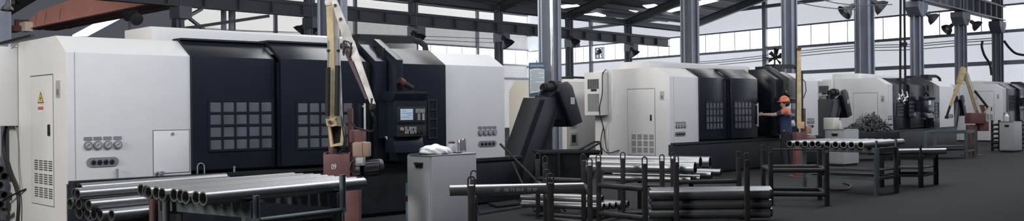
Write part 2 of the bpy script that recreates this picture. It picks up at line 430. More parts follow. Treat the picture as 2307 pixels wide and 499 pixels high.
lab2 = {403: 'slim grey steel column in the far row above the left lathe roof', 699: 'grey column in the far row just left of the arm numbered 09',
        933: 'grey far row column with a bracket above the left lathe control panel', 1125: 'grey far row column above the right end of the left lathe',
        1284: 'grey far row column just right of the notice board column', 1417: 'grey far row column right of the square fan'}
for px, lab in lab2.items():
    t = (px-1153.5)/F; d = 32.4/(t*NX+NY); q = t*d*UX+d*UY
    r, c = column(q, 32.4, 6.9, .36, lab)
    m = MB(); a = Vector((UX, UY, 0))
    m.bar(c-Vector((NX, NY, 0))*.2+Vector((0, 0, 5.0)), c-Vector((NX, NY, 0))*.2+Vector((0, 0, 5.45)), .7, .5, a)
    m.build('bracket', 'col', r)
    if px == 403:
        for (x0, y0, x1, y1) in ((404, 48, 455, 20), (402, 22, 470, 75), (404, 66, 606, 36)):
            m = MB(); m.bar(P(x0, y0, c.y+.25), P(x1, y1, c.y+3), .09, .12); m.build('diagonal_brace', 'beam', r)
    settle(r)
for i, (px, lab) in enumerate(((506, 'left of two slim posts standing on the back wall line above the left lathe'), (523, 'right of two slim posts standing on the back wall line above the left lathe'))):
    t = (px-1153.5)/F; d = 40/(t*NX+NY); c = Vector((t*d, d, 0))
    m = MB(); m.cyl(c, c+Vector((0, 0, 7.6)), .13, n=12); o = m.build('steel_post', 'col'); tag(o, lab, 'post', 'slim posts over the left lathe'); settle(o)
def runway(q0, q1, p, zc, h, w, label, stiff):
    root = thing('crane_runway_beam', label, 'beam')
    m = MB(); m.ibeam(HP(q0, p, zc), HP(q1, p, zc), h, w, .05, .04); m.build('girder', 'beam', root)
    m = MB(); m.bar(HP(q0, p, zc+h/2+.05), HP(q1, p, zc+h/2+.05), .07, .10); m.build('rail', 'beam', root)
    m = MB(); k = q0+.6
    while k < q1: m.bar(HP(k, p-w/4, zc-h/2), HP(k, p-w/4, zc+h/2), .05, w*.46, (NX, NY, 0)); k += stiff
    m.build('stiffener', 'beam', root)
    return settle(root)
runway(4, 52.6, 32.2, 5.72, .52, .34, 'long grey crane runway beam running across the hall above the left lathe', 1.5)
runway(34, 53.4, 12.9, 6.2, .72, .40, 'grey crane rail beam with stiffeners at the upper right, ending at the last column', 1.0)
raft = {933: 'first', 1125: 'second', 1284: 'third', 1417: 'fourth', 1540: 'fifth'}
for px, o_ in raft.items():
    t = (px-1153.5)/F; d = 32.4/(t*NX+NY); c = Vector((t*d, d, 0))
    e = c+Vector((.562, -.827, 0))*11.2
    r = MB(); r.ibeam(c+Vector((0, 0, 6.75)), e+Vector((0, 0, 9.0)), .46, .26, .03, .03)
    o = r.build('roof_rafter', 'beam'); tag(o, 'dark roof rafter rising to the right from the far columns, %s from the left' % o_, 'rafter', 'roof rafters'); settle(o)
    if px > 1000:
        e = c+Vector((-.562, .827, 0))*20
        r = MB(); r.ibeam(c+Vector((0, 0, 6.75)), e+Vector((0, 0, 9.8)), .4, .24, .03, .03)
        o = r.build('roof_rafter', 'beam'); tag(o, 'dark rafter rising to the far wall from the %s far row column' % o_, 'rafter', 'far bay rafters'); settle(o)
# eaves tie beam along the far row
m = MB(); m.bar(HP(20, 32.4, 6.8), HP(55, 32.4, 6.8), .2, .24); o = m.build('eaves_beam', 'beam'); tag(o, 'grey eaves tie beam along the tops of the far column row', 'beam'); settle(o)

# ---------------------------------------------------------------- red overhead crane, upper left
root = thing('overhead_crane', 'red overhead travelling crane with tapered double girder, upper left', 'crane')
A = P(72, 74, 46.5); A.z = 5.7; B = P(385, -16, 35.5); B.z = 5.72
cd = (B-A); cd.z = 0; L = cd.length; cd.normalize(); cn = Vector((cd.y, -cd.x, 0))
if cn.y > 0: cn = -cn
def girder(off, name):
    pr = [(0, .18), (.35, 0), (L, 0), (L, 1.05), (7, .95), (4.6, .86), (1.8, .76), (.7, .55), (.15, .36)]
    m = MB(); m.prism(pr, 'y', -.20, .20)
    for v in m.bm.verts: x, y, z = v.co; v.co = A+cd*x+cn*(y+off)+Vector((0, 0, z))
    g = m.build(name, 'crane', root)
    m = MB(); m.bar(A+cd*.3+cn*off-Vector((0, 0, .02)), A+cd*L+cn*off-Vector((0, 0, .02)), .58, .05); m.build('bottom_flange', 'crane_dk', g)
    for k in (.25, 1.1, 2.4, 4.3): m = MB(); m.bar(A+cd*k+cn*(off+.205)+Vector((0, 0, .1)), A+cd*(k+.25)+cn*(off+.205)+Vector((0, 0, (.3 if k < .5 else .58))), .012, .03); m.build('weld_seam', 'crane_dk', g)
girder(0, 'girder'); girder(-.75, 'girder')
m = MB(); m.bar(A-cd*.2+cn*.7+Vector((0, 0, .3)), A-cd*.2-cn*1.9+Vector((0, 0, .3)), .3, .3); m.build('end_carriage', 'crane_dk', root)
m = MB()
for k in range(4): m.box(L*.63+k*.22-.06, L*.63+k*.22+.06, .21, .225, .75+.12*(k % 2), .95)
for v in m.bm.verts: x, y, z = v.co; v.co = A+cd*x+cn*y+Vector((0, 0, z))
m.build('marking', 'whiteink', root)
m = MB(); c = P(36, 65, 46); m.bar(c-cd*.75, c+cd*.3, .35, .28); m.build('travel_motor', 'crane_dk', root)
m = MB(); c = P(58, 61, 46); m.bar(c-cd*.35, c+cd*.45, .35, .45); t = m.build('control_box', 'cream', root); t['label'] = 'cream control box'
settle(root)
m = MB(); m.cyl(PX(20, 30, 2.2), PX(20.5, 30, 6), .05, n=10); o = m.build('downpipe', 'lgrey'); tag(o, 'pale vertical downpipe at the upper left beside the column', 'pipe'); settle(o)
# ---------------------------------------------------------------- CNC lathes
class Fr:                                   # a machine's own frame: x along the front, y towards the back, z up
    def __init__(s, px, d, ang):
        s.a = math.radians(90-ang); s.o = Vector(((px-1153.5)/F*d, d, 0))
        s.L = Vector((math.cos(s.a), math.sin(s.a), 0)); s.D = Vector((-math.sin(s.a), math.cos(s.a), 0))
    def fs(s, px, py, y=0):                # on the front plane at local depth y -> (x, z)
        o = s.o+s.D*y; r = ray(px, py); k = (o.x*s.D.x+o.y*s.D.y)/(r.x*s.D.x+r.y*s.D.y)
        h = Vector((0, 0, CH))+r*k-o
        return h.x*s.L.x+h.y*s.L.y, h.z
    def fe(s, px, py, x=0):                # on the end plane at local x -> (y, z)
        o = s.o+s.L*x; r = ray(px, py); k = (o.x*s.L.x+o.y*s.L.y)/(r.x*s.L.x+r.y*s.L.y)
        h = Vector((0, 0, CH))+r*k-o
        return h.x*s.D.x+h.y*s.D.y, h.z
    def w(s, x, y, z): return s.o+s.L*x+s.D*y+Vector((0, 0, z))
HB, ZC, ZTOP, SB, DEP = .77, 2.207, 2.414, .335, 2.09

def pane_grid(m, x0, x1, z0, z1, nx, nz, y, gap=.028):
    for i in range(nx):
        for j in range(nz):
            a = x0+(x1-x0)*i/nx+gap/2; b = x0+(x1-x0)*(i+1)/nx-gap/2
            c = z0+(z1-z0)*j/nz+gap/2; d = z0+(z1-z0)*(j+1)/nz-gap/2
            m.box(a, b, y-.004, y+.01, c, d)
def grid_frame(m, x0, x1, z0, z1, nx, nz, y, w=.028):
    for i in range(nx+1):
        x = x0+(x1-x0)*i/nx; m.box(x-w/2, x+w/2, y-.016, y+.004, z0-w/2, z1+w/2)
    for j in range(nz+1):
        z = z0+(z1-z0)*j/nz; m.box(x0-w/2, x1+w/2, y-.0155, y+.004, z-w/2, z+w/2)
def window(root, x0, x1, z0, z1, nx, nz, y):
    f = MB(); grid_frame(f, x0, x1, z0, z1, nx, nz, y); o = f.build('window_frame', 'dark', root)
    g = MB(); pane_grid(g, x0, x1, z0, z1, nx, nz, y); g.build('window_glass', 'pane', o)
def handle(root, x, z0, z1, y, m='handle'):
    h = MB(); h.box(x-.012, x+.012, y-.05, y-.03, z0, z1, .004)
    for z in (z0+.04, z1-.04): h.box(x-.008, x+.008, y-.035, y, z-.012, z+.012)
    h.build('door_handle', m, root)

def lathe_machine(fr, K, label, near):
    root = thing('cnc_lathe', label, 'machine', fr.o, fr.a, 'white and charcoal turning lathes')
    b = lambda mb, n, m, p=root: mb.build(n, m, p)
    ds, dm, de, oe, c1, d1, e1, L = K['br']           # dark start, door split, door end, opening end, post end, tall post end, dark end, length
    LH = K.get('lh', .95)
    sh = [(0, HB-.05), (0, ZC), (SB, ZTOP), (DEP, ZTOP), (DEP, .05), (.05, .05), (.05, HB-.05)]
    m = MB(); m.prism(sh, 'x', 0, ds-.004, .006); b(m, 'left_housing', 'white')
    m = MB(); m.prism([(0, HB-.05), (0, ZC), (SB, ZTOP), (DEP, ZTOP), (DEP, HB-.05)], 'x', e1+.004, L, .006); b(m, 'right_housing', 'white')
    m = MB(); m.prism([(.5, HB), (.5, 2.3), (.62, 2.40), (DEP-.05, 2.40), (DEP-.05, HB)], 'x', ds, e1); b(m, 'rear_casing', 'dark')
    m = MB(); m.box(ds, de, .06, .5, HB, 2.18); 
    if not K.get('open'): m.box(de, oe, .06, .5, HB, 2.18)
    b(m, 'inner_casing', 'base')
    m = MB(); m.box(.012, L+K.get('bx', .12), -.06, DEP-.12, .06, HB-.012, .008); m.box(.06, L+.02, 0, DEP-.2, 0, .06)
    b(m, 'base', 'base')
    m = MB(); m.box(.06, L+K.get('bx', .12)-.03, -.085, -.055, HB-.06, HB-.015); b(m, 'base_ledge', 'base')
    # upper rear cover
    tx0, tx1, tz = K['top']
    m = MB(); m.prism([(1.0, ZTOP-.02), (1.02, tz-.03), (1.06, tz), (1.9, tz), (1.9, ZTOP-.02)], 'x', tx0, tx1, .008); b(m, 'rear_cover', 'white')
    # sliding doors
    dz0 = HB+.03
    m = MB(); m.prism([(-.03, dz0), (-.03, ZC), (SB-.03, ZTOP+.012), (.5, ZTOP+.012), (.5, ZTOP-.05), (SB-.04, ZTOP-.05), (.03, ZC-.02), (.03, dz0)], 'x', ds, dm-.02, .005)
    dA = b(m, 'sliding_door', 'dark')
    m = MB(); m.prism([(-.13, dz0), (-.13, ZC), (SB-.1, ZTOP+.03), (.5, ZTOP+.03), (.5, ZTOP-.03), (SB-.11, ZTOP-.03), (-.07, ZC-.02), (-.07, dz0)], 'x', dm+.02, de, .005)
    m.box(dm+.02, dm+.05, -.12, .05, dz0, ZC-.05)
    dB = b(m, 'sliding_door', 'dark')
    for door, (x0, x1, z0, z1, nx, nz), y in ((dA, K['w1'], -.03), (dB, K['w2'], -.13)): window(door, x0, x1, z0, z1, nx, nz, y)
    handle(dB, de-.06, 1.05, 1.62, -.13)
    if near:
        m = MB(); m.box(ds, dm, .25, .5, ZTOP+.012, ZTOP+.035); m.box(dm+.03, de, .2, .5, ZTOP+.03, ZTOP+.055); b(m, 'door_rail', 'black')
    # opening or its closing panel
    if K.get('open'):
        m = MB(); m.box(de-.02, oe+.1, .75, .80, HB, 2.3); m.box(oe, oe+.03, -.02, .8, HB, 2.3); m.box(de-.02, oe, .0, .8, HB-.02, HB+.02); b(m, 'work_chamber', 'black')
        m = MB(); c = ((de+oe)/2+.05, .5, 1.12)
        m.cyl((c[0]-.1, .5, 1.12), (c[0]+.32, .5, 1.12), .19, n=24); m.cyl((c[0]-.25, .5, 1.12), (c[0]-.1, .5, 1.12), .13, n=20)
        m.box(c[0]-.2, c[0]+.3, .35, .7, HB, .98, .02); b(m, 'tailstock', 'lgrey')
    else:
        m = MB(); m.prism([(-.02, dz0), (-.02, ZC-.02), (SB, ZTOP), (.5, ZTOP), (.5, dz0)], 'x', de, oe); b(m, 'filler_panel', 'black')
    # narrow post panel, tall post and control-side panel
    m = MB(); m.prism([(-.16, dz0), (-.16, ZC+.01), (SB-.12, ZTOP+.06), (.6, ZTOP+.06), (.6, dz0)], 'x', oe, c1, .005); b(m, 'post_panel', 'dark')
    m = MB(); m.box(c1-.01, c1+.05, -.06, .6, dz0, ZTOP); b(m, 'panel_recess', 'black')
    m = MB(); m.prism([(-.34, dz0), (-.34, 2.235), (.20, 2.56), (.60, 2.56), (.60, dz0)], 'x', c1+.04, d1, .006); b(m, 'tall_post', 'dark')
    m = MB(); m.prism([(-.20, HB), (-.20, 2.19), (.18, 2.43), (.60, 2.43), (.60, HB)], 'x', d1, e1, .006); pn = b(m, 'control_side_panel', 'dark')
    wx0, wx1, wz0, wz1 = K['w3']
    f = MB(); grid_frame(f, wx0, wx1, wz0, wz1, 1, 4, -.20); wo = f.build('window_frame', 'black', pn)
    g = MB(); pane_grid(g, wx0, wx1, wz0, wz1, 1, 4, -.20); g.build('window_glass', 'dark', wo)
    # control console
    x0, x1, z0, z1 = K['con']; y1 = -.34; y0 = -.58
    zs = z0+(z1-z0)*.27; w_ = x1-x0; h_ = z1-z0
    m = MB(); m.box(x0, x1, y0, y1, zs, z1-.10, .008); m.prism([(y0-.0, z0), (y0+.06, zs+.0), (y1, zs), (y1, z0)], 'x', x0+.01, x1-.05, .005)
    m.prism([(y0-.05, z1-.03), (y0-.05, z1), (y1+.05, z1+.02), (y1+.05, z1-.12), (y0, z1-.12)], 'x', x0-.03, x1-.02, .005)
    m.box(x0, x1-.06, y1, -.19, z0+.2, z1-.1)
    con = b(m, 'control_console', 'dark')
    if near:
        def rc(px, py): return fr.fs(px, py, y0)
        def rect(mb, a, c, dy): X0, Z1 = rc(*a); X1, Z0 = rc(*c); mb.box(X0, X1, y0-dy, y0+.005, Z0, Z1, .003)
        m = MB(); rect(m, (893.6, 241), (958.5, 276), .010); rect(m, (893.6, 284), (959, 307), .010); m.build('control_bezel', 'black', con)
        m = MB(); rect(m, (901, 246), (929.5, 270.8), .014); m.build('display', 'screen', con)
        m = MB(); 
        for (px0, px1, py0, py1) in ((903, 914, 250, 251), (903, 927, 255, 256), (916, 927, 259, 260), (903, 921, 264, 265)): rect(m, (px0, py0), (px1, py1), .0155)
        m.build('screen_text', 'ink', con)
        m = MB()
        for j in range(3):
            for i in range(7): rect(m, (935.4+i*3.05, 246+j*3.1), (937.8+i*3.05, 248.2+j*3.1), .014)
        for j in range(5):
            for i in range(2): rect(m, (940+i*3.2, 256.5+j*3.1), (942.4+i*3.2, 258.6+j*3.1), .014)
            rect(m, (950.5, 256.5+j*3.1), (955.5, 258.6+j*3.1), .014)
        m.build('keypad', 'lgrey', con)
        m = MB()
        for j in range(5):
            for i in range(9):
                if (i*7+j*5) % 11 not in (3, 8): rect(m, (911.5+i*2.9, 286.5+j*3.2), (913.7+i*2.9, 288.6+j*3.2), .014)
        m.build('button_panel', 'lgrey', con)
        m = MB(); X, Z = rc(904, 291.5); m.cyl((X, y0+.0, Z), (X, y0-.035, Z), .028, .024, 20); m.build('emergency_stop', 'pink', con)
        m = MB()
        for px in (941, 950): X, Z = rc(px, 298); m.cyl((X, y0, Z), (X, y0-.03, Z), .02, n=16)
        m.build('override_knob', 'black', con)
    else:
        m = MB(); m.box(x0+.06*w_, x0+.45*w_, y0-.006, y0+.004, zs+.35*h_, zs+.55*h_); m.build('display', 'screen', con)
        m = MB(); m.box(x0+.55*w_, x0+.9*w_, y0-.006, y0+.004, zs+.35*h_, zs+.55*h_); m.box(x0+.1*w_, x0+.8*w_, y0-.006, y0+.004, zs+.1*h_, zs+.2*h_); m.build('keypad', 'grey', con)
    handle(root, d1-.10 if not near else fr.fs(868.5, 270, -.34)[0], K['hz'][0], K['hz'][1], -.34)
    # warning lamp on the console hood
    m = MB(); lx = x0+.52*w_; m.cyl((lx+.10, -.45, z1+.0), (lx+.10, -.45, z1+.06), .012, n=10); m.cyl((lx+.12, -.45, z1+.06), (lx-.10, -.42, z1+.17), .035, .05, 16)
    wl = b(m, 'signal_lamp', 'black'); m = MB(); m.cyl((lx-.02, -.43, z1+.135), (lx-.09, -.42, z1+.17), .05, .053, 16); m.build('lens', 'lens', wl)
    # cable chain on the roof
    m = MB(); xa, xb = K['chain']
    m.bar((xa, .9, 2.62), (xb, .9, 2.64), .12, .11); m.path([(xb, .9, 2.64), (xb+.12, .86, 2.62), (xb+.18, .80, 2.55), (xb+.19, .78, 2.43)], .05, 8)
    m.box(xa-.15, xa+.25, .7, 1.1, 2.40, 2.62); m.box(xa-.1, xa+.1, .72, 1.0, 2.62, 2.67); b(m, 'cable_chain', 'black')
    # gauges and oil-window slots
    for nm, gx, zz, sl in (('pressure_gauge', K['g1'], K['gz'], K['slot1']), ('pressure_gauge', K['g2'], K['gz2'], K['slot2'])):
        for x in gx:
            r = min(.048, .45*abs(gx[1]-gx[0]))
            m = MB(); m.cyl((x, .004, zz), (x, -.022, zz), r, n=24); m.cyl((x, -.02, zz), (x, -.026, zz), r*.86, n=24); g = b(m, nm, 'grey')
            m = MB(); m.cyl((x, -.0265, zz), (x, -.0275, zz), r*.68, n=20); m.build('gauge_face', 'lgrey', g)
            m = MB(); m.bar((x-r*.4, -.028, zz-r*.3), (x+r*.35, -.028, zz+r*.3), .002, .006); m.build('needle', 'black', g)
            m = MB(); lw = min(.05, .42*abs(gx[1]-gx[0])); m.box(x-lw, x+lw, -.006, .003, zz+.055, zz+.095); b(m, 'gauge_label', 'grey')
        sx0, sx1, sz0, sz1 = sl; h = (sz1-sz0)/2; zc = (sz0+sz1)/2
        pts = [(sx1-h+h*math.cos(a), zc+h*math.sin(a)) for a in [math.pi*(-.5+i/8) for i in range(9)]]+[(sx0+h+h*math.cos(a), zc+h*math.sin(a)) for a in [math.pi*(.5+i/8) for i in range(9)]]
        m = MB(); m.prism(pts, 'y', -.010, .004); so = b(m, 'socket_plate', 'grey')
        m = MB()
        for i in range(4):
            x = sx0+h+(sx1-sx0-2*h)*(i+.35)/3.7; m.cyl((x, -.008, zc), (x, -.03, zc-.006), h*.52, h*.4, 14)
        m.build('socket', 'black', so)
    if 'hatch' in K:
        x0, x1, z0, z1 = K['hatch']
        m = MB(); m.box(x0, x1, -.002, .006, z0, z1); so = b(m, 'access_hatch_gap', 'seam'); so.name = 'hatch_seam'
        m = MB(); m.box(x0+.008, x1-.008, -.007, .006, z0+.008, z1-.008, .003); hh = b(m, 'access_hatch', 'white')
        m = MB(); x, z = K['lock']; m.cyl((x, -.006, z), (x, -.02, z), .018, n=16); m.build('lock', 'grey', hh)
    m = MB(); m.box(K['seam'], K['seam']+.004, -.002, .004, HB, ZC); b(m, 'panel_seam', 'grey')
    # the end face: door, vents, plates
    y0, y1, z0, z1 = K['door']           # y0 nearer the front
    m = MB(); m.box(-.002, .006, y0, y1, z0, z1); b(m, 'door_seam', 'seam')
    m = MB(); m.box(-.007, .006, y0+.009, y1-.009, z0+.009, z1-.012, .002); ed = b(m, 'end_door', 'white')
    m = MB(); hy = y0+(y1-y0)*.14; m.box(-.03, -.005, hy-.018, hy+.018, K['dh'][0], K['dh'][1], .006); m.build('door_handle', 'black', ed)
    m = MB(); vy0, vy1, vz0, vz1, ng, ns, fill = K['vent']
    for g in range(3):
        for s in range(ns):
            for c in range(ng):
                zz = vz1-(vz1-vz0)*(g+ (s+.5)/ns*.80)/2.80
                a = vy0+(vy1-vy0)*c/ng; bb = vy0+(vy1-vy0)*(c+.74)/ng
                hgt = (vz1-vz0)/2.8*.8/ns*fill
                m.box(-.009, .004, a, bb, zz-hgt/2, zz+hgt/2)
    m.build('vent_slots', 'seam', ed)
    y0, y1, z0, z1 = K['plate']
    m = MB(); m.box(-.008, .004, y0, y1, z0, z1); pl = b(m, 'switch_plate', 'lgrey')
    m = MB(); m.box(-.014, .0, y0+(y1-y0)*.25, y1-(y1-y0)*.25, z0+(z1-z0)*.15, z1-(z1-z0)*.5); m.build('switch', 'grey', pl)
    m = MB(); m.box(-.006, .003, y1-.9, y1-.85, 0, 0); 
    m = MB(); m.box(-.004, .004, 1.69, 1.694, .05, ZTOP-.01); b(m, 'rear_seam', 'grey')
    # wall-hung cooler on the end face
    az0, az1 = K['ac']; ay0, ay1 = 1.70, 2.22
    m = MB(); m.box(-.22, .0, ay0, ay1, az0, az1, .01); ac = b(m, 'cooling_unit', 'white')
    H = az1-az0
    m = MB(); m.box(-.228, -.2, ay0+.09, ay1-.10, az1-.38*H, az1-.16*H); m.box(-.228, -.2, ay0+.09, ay1-.10, az0+.1*H, az0+.5*H); gr = m.build('grille', 'seam', ac)
    m = MB()
    for k in range(13):
        y = ay0+.1+(ay1-ay0-.21)*k/12; m.box(-.234, -.222, y-.006, y+.006, az0+.1*H, az0+.5*H); 
        if k % 2 == 0: m.box(-.234, -.222, y-.004, y+.004, az1-.38*H, az1-.16*H)
    m.build('louvre', 'lgrey', ac)
    m = MB(); m.box(-.228, -.2, ay0+.16, ay1-.2, az0+.56*H, az0+.61*H); m.build('cooler_display', 'black', ac)
    if near:
        Y = lambda px, py: fr.fe(px, py)
        # hazard plate and red caution label
        ya, za = Y(101, 204); yb, zb = Y(86, 237)
        m = MB(); m.box(-.009, .003, ya, yb, zb, za); hz = b(m, 'hazard_sign', 'cream')
        m = MB(); yc = (ya+yb)/2; hw = (yb-ya)*.44; zt = za-.012; zl = zb+(za-zb)*.12
        m.prism([(yc-hw, zl), (yc+hw, zl), (yc, zt)], 'x', -.0105, -.008); m.build('warning_triangle', 'black', hz)
        m = MB(); m.prism([(yc-hw*.8, zl+.009), (yc+hw*.8, zl+.009), (yc, zt-.022)], 'x', -.0115, -.009); m.build('triangle_face', 'yel', hz)
        m = MB(); zm = zl+(zt-zl)*.5; m.prism([(yc-.014, zm), (yc+.024, zm+.012), (yc+.004, zm-.01), (yc+.02, zm-.014), (yc-.016, zm-.052), (yc-.002, zm-.022), (yc-.018, zm-.018)], 'x', -.0125, -.011); m.build('lightning_symbol', 'black', hz)
        ya, za = Y(100, 239); yb, zb = Y(87, 252)
        m = MB(); m.box(-.009, .003, ya, yb, zb, za); rl = b(m, 'caution_label', 'whiteink')
        m = MB(); m.box(-.0105, .0, ya+.008, yb-.008, zb+.02, za-.008); m.build('red_band', 'redlabel', rl)
    return root

# ---- the big lathe in front
f1 = Fr(150, 10.7, 46.3)
fx = lambda px, y=0: f1.fs(px, 250, y)[0]
fz = lambda px, py, y=0: f1.fs(px, py, y)[1]
def rectf(f, a, c, y=0):
    x0, z1 = f.fs(a[0], a[1], y); x1, z0 = f.fs(c[0], c[1], y); return x0, x1, z0, z1
def recte(f, a, c):                     # a: left top, c: right bottom on the end face
    y1, z1 = f.fe(*a); y0, z0 = f.fe(*c); return y0, y1, z0, z1
K1 = dict(br=(fx(430), fx(622, -.03), fx(826, -.13), fx(846, -.16), fx(872, -.16), fx(909, -.34), fx(1005, -.2), fx(1137)),
          top=(fx(343, 1.02), fx(940, 1.02), fz(346, 59, 1.02)), bx=.35,
          w1=(*rectf(f1, (470, 227), (614, 335), -.03), 5, 4), w2=(*rectf(f1, (668, 229), (796, 331), -.13), 5, 4),
          w3=rectf(f1, (964, 226), (983, 311), -.2), con=rectf(f1, (889, 208), (963, 342), -.58), hz=(fz(868, 315, -.34), fz(868, 236, -.34)),
          chain=(fx(810, .9), fx(930, .9)), g1=[fx(p) for p in (197, 219, 241.5, 264)], gz=fz(230, 327), gz2=fz(1100, 298.5),
          g2=[fx(p) for p in (1081, 1092, 1102.5, 1113)], slot1=rectf(f1, (194, 356.5), (267, 374.5)), slot2=rectf(f1, (1077, 318.5), (1118, 330)),
          hatch=rectf(f1, (344, 294), (428, 389)), lock=f1.fs(388, 302), seam=fx(168),
          door=(f1.fe(121, 300)[0], f1.fe(70, 300)[0], f1.fe(100, 464)[1], f1.fe(95, 169)[1]), dh=(f1.fe(118, 307)[1], f1.fe(118, 281)[1]),
          vent=(f1.fe(119.5, 400)[0], f1.fe(77, 400)[0], f1.fe(98, 447)[1], f1.fe(98, 361)[1], 4, 5, .55),
          plate=recte(f1, (127, 182), (136, 220)), ac=(1.37, 2.36))
lathe_machine(f1, K1, 'large white and charcoal lathe filling the left of the hall, nearest of the row', True)

def machine_n(f, brpx, win, w3, con, g1, g2, gz, gz2, slot1, slot2, doorr, dh, vent, plate, label, top, opn=False, seam=.15, ventstyle=(4, 6, .5), bx=.12):
    X = lambda px, y=0: f.fs(px, 250, y)[0]
    K = dict(br=(X(brpx[0]), X(brpx[1], -.03), X(brpx[2], -.13), X(brpx[3], -.16), X(brpx[4], -.16), X(brpx[5], -.34), X(brpx[6], -.2), X(brpx[7])),
             top=(X(top[0], 1.02), X(top[1], 1.02), f.fs(top[0]+8, top[2], 1.02)[1]), bx=bx, w1=(*rectf(f, *win[0], -.03), *win[2]), w2=(*rectf(f, *win[1], -.13), *win[2]), w3=rectf(f, *w3, -.2),
             con=rectf(f, *con, -.58), hz=(1.0, 1.75), chain=(X(brpx[3], .9)-.25, X(brpx[5], .9)+.2), g1=[X(p) for p in g1], g2=[X(p) for p in g2],
             gz=gz, gz2=gz2, slot1=rectf(f, *slot1), slot2=rectf(f, *slot2), seam=seam,
             door=recte(f, *doorr), dh=dh, vent=(f.fe(vent[1][0], 300)[0], f.fe(vent[0][0], 300)[0], f.fe(*vent[1])[1], f.fe(*vent[0])[1], *ventstyle),
             plate=recte(f, *plate), ac=(1.37, 2.36), open=opn)
    return lathe_machine(f, K, label, False)
f2 = Fr(1509, 20.7, 44.3)
machine_n(f2, (1574, 1638, 1707, 1748, 1764, 1778, 1800, 1843), (((1590, 230), (1629, 291)), ((1654, 229), (1694, 289)), (5, 4)), ((1786, 238), (1797, 280)),
          ((1770, 222), (1796, 285)), (1524, 1530, 1536, 1542), (1820, 1824, 1828, 1832), 1.12, 1.12, ((1520, 298), (1544, 307)), ((1819, 282), (1833, 288)),
          ((1413, 201), (1477, 352)), (f2.fe(1474, 272)[1], f2.fe(1474, 259)[1]), ((1420, 303), (1473, 346)), ((1487, 206), (1496, 225)),
          'white and charcoal lathe in the middle with its door open beside the worker', (1462, 1690, 138), True)
f3 = Fr(1999, 29.9, 41.2)
machine_n(f3, (2012, 2043, 2082, 2088, 2092, 2104, 2117, 2149), (((2020, 233), (2036, 262)), ((2047, 226), (2066, 262)), (1, 4)), ((2106, 232), (2114, 265)),
          ((2091, 218), (2106, 266)), (2001, 2003, 2006, 2008), (2137, 2140, 2142, 2145), 1.12, 1.12, ((2000, 279), (2010, 284)), ((2136, 259), (2146, 264)),
          ((1922, 210), (1978, 300)), (f3.fe(1974, 262)[1], f3.fe(1974, 252)[1]), ((1928, 282), (1974, 304)), ((1985, 216), (1992, 230)),
          'pale charcoal fronted lathe behind the heap of swarf, third along the row', (1936, 2050, 166), False, .1)
f4 = Fr(2259, 39.5, 40.8)
machine_n(f4, (2268, 2292, 2315, 2319, 2323, 2330, 2340, 2362), (((2273, 215), (2288, 250)), ((2296, 215), (2311, 250)), (1, 4)), ((2333, 220), (2338, 240)),
          ((2324, 215), (2334, 250)), (2261, 2263, 2264, 2266), (2350, 2352, 2354, 2356), 1.12, 1.12, ((2260, 262), (2267, 266)), ((2349, 255), (2357, 259)),
          ((2200, 206), (2240, 272)), (f4.fe(2238, 250)[1], f4.fe(2238, 242)[1]), ((2205, 258), (2237, 270)), ((2246, 213), (2251, 223)),
          'farthest lathe at the right edge, white end with dark front cut by the frame', (2215, 2330, 183), False, .08)
# ---------------------------------------------------------------- chip conveyors
def conveyor(f, x0, label, sc=1.0, yy=.5, mirror=False, wd=.55, name='chip_conveyor', tail=.75):
    """rises along +x out of the right end of a machine whose frame is f"""
    root = thing(name, label, 'conveyor', f.w(x0, yy, 0), f.a, 'chip conveyors')
    T = .42                                  # thickness of the trough
    ang = math.radians(60); rx, rz = .10, .30
    ex, ez = 1.02*sc, 1.62*sc               # head
    m = MB()
    side = [(-tail, .10), (-tail, .42), (-.02, .42), (ex-.38, ez+.10), (ex+.02, ez+.10), (ex+.02, ez-.16), (.36, .10)]
    m.prism(side, 'y', 0, wd, .01); m.build('trough', 'base', root)
    m = MB(); m.prism([(x+dx, z) for x, z, dx in ((-.02, .36, 0), (.08, .36, 0), (ex-.26, ez+.06, 0), (ex-.36, ez+.06, 0))], 'y', -.015, 0)
    m.box(-tail, -.02, -.015, 0, .36, .42); m.prism([(.33, .10), (.40, .10), (ex+.05, ez-.16), (ex+.02, ez-.10)], 'y', -.02, 0); m.build('side_flange', 'dark', root)
    m = MB(); m.prism([(ex-.12, ez-.28), (ex-.12, ez+.12), (ex+.06, ez+.22), (ex+.42, ez+.22), (ex+.52, ez-.42), (ex+.30, ez-.42), (ex+.18, ez-.28)], 'y', .02, wd-.02, .015); hd = m.build('head_hood', 'dark', root)
    m = MB(); m.prism([(ex+.02, ez+.20), (ex+.08, ez+.34), (ex+.24, ez+.38), (ex+.36, ez+.30), (ex+.62, ez-.34), (ex+.34, ez-.42)], 'y', -.09, -.0, .015); m.build('chain_guard', 'base', hd)
    m = MB(); m.box(ex+.30, ex+.40, -.1, -.088, ez-.02, ez+.10); m.build('plate', 'lgrey', hd)
    m = MB(); m.cyl((ex-.10, wd*.4, ez+.27), (ex+.08, wd*.4, ez+.27), .085, n=20); m.cyl((ex-.14, wd*.4, ez+.27), (ex-.10, wd*.4, ez+.27), .07, n=20)
    m.cyl((ex+.08, wd*.4, ez+.28), (ex+.26, wd*.4, ez+.28), .12, n=20); m.box(ex-.10, ex+.2, wd*.2, wd*.6, ez+.12, ez+.20); m.build('drive_motor', 'black', root)
    m = MB(); m.path([(ex-.12, wd*.4, ez+.25), (ex-.25, wd*.3, ez+.20), (ex-.32, wd*.25, ez+.12), (ex-.30, wd*.2, ez)], .015, 6); m.build('motor_cable', 'cable', root)
    m = MB(); m.bar((ex-.05, wd*.5, ez-.2), (ex-.05, wd*.5, .02), .06, .3); m.box(ex-.15, ex+.1, .08, wd-.08, 0, .02); m.build('support_leg', 'base', root)
    return root
def conv_at(f, px, d, label, **k):
    x = (px-1153.5)/F*d; v = Vector((x, d, 0))-f.o
    return conveyor(f, v.dot(f.L), label, yy=v.dot(f.D), tail=max(.1, v.dot(f.L)-BE[f]-.01), **k)
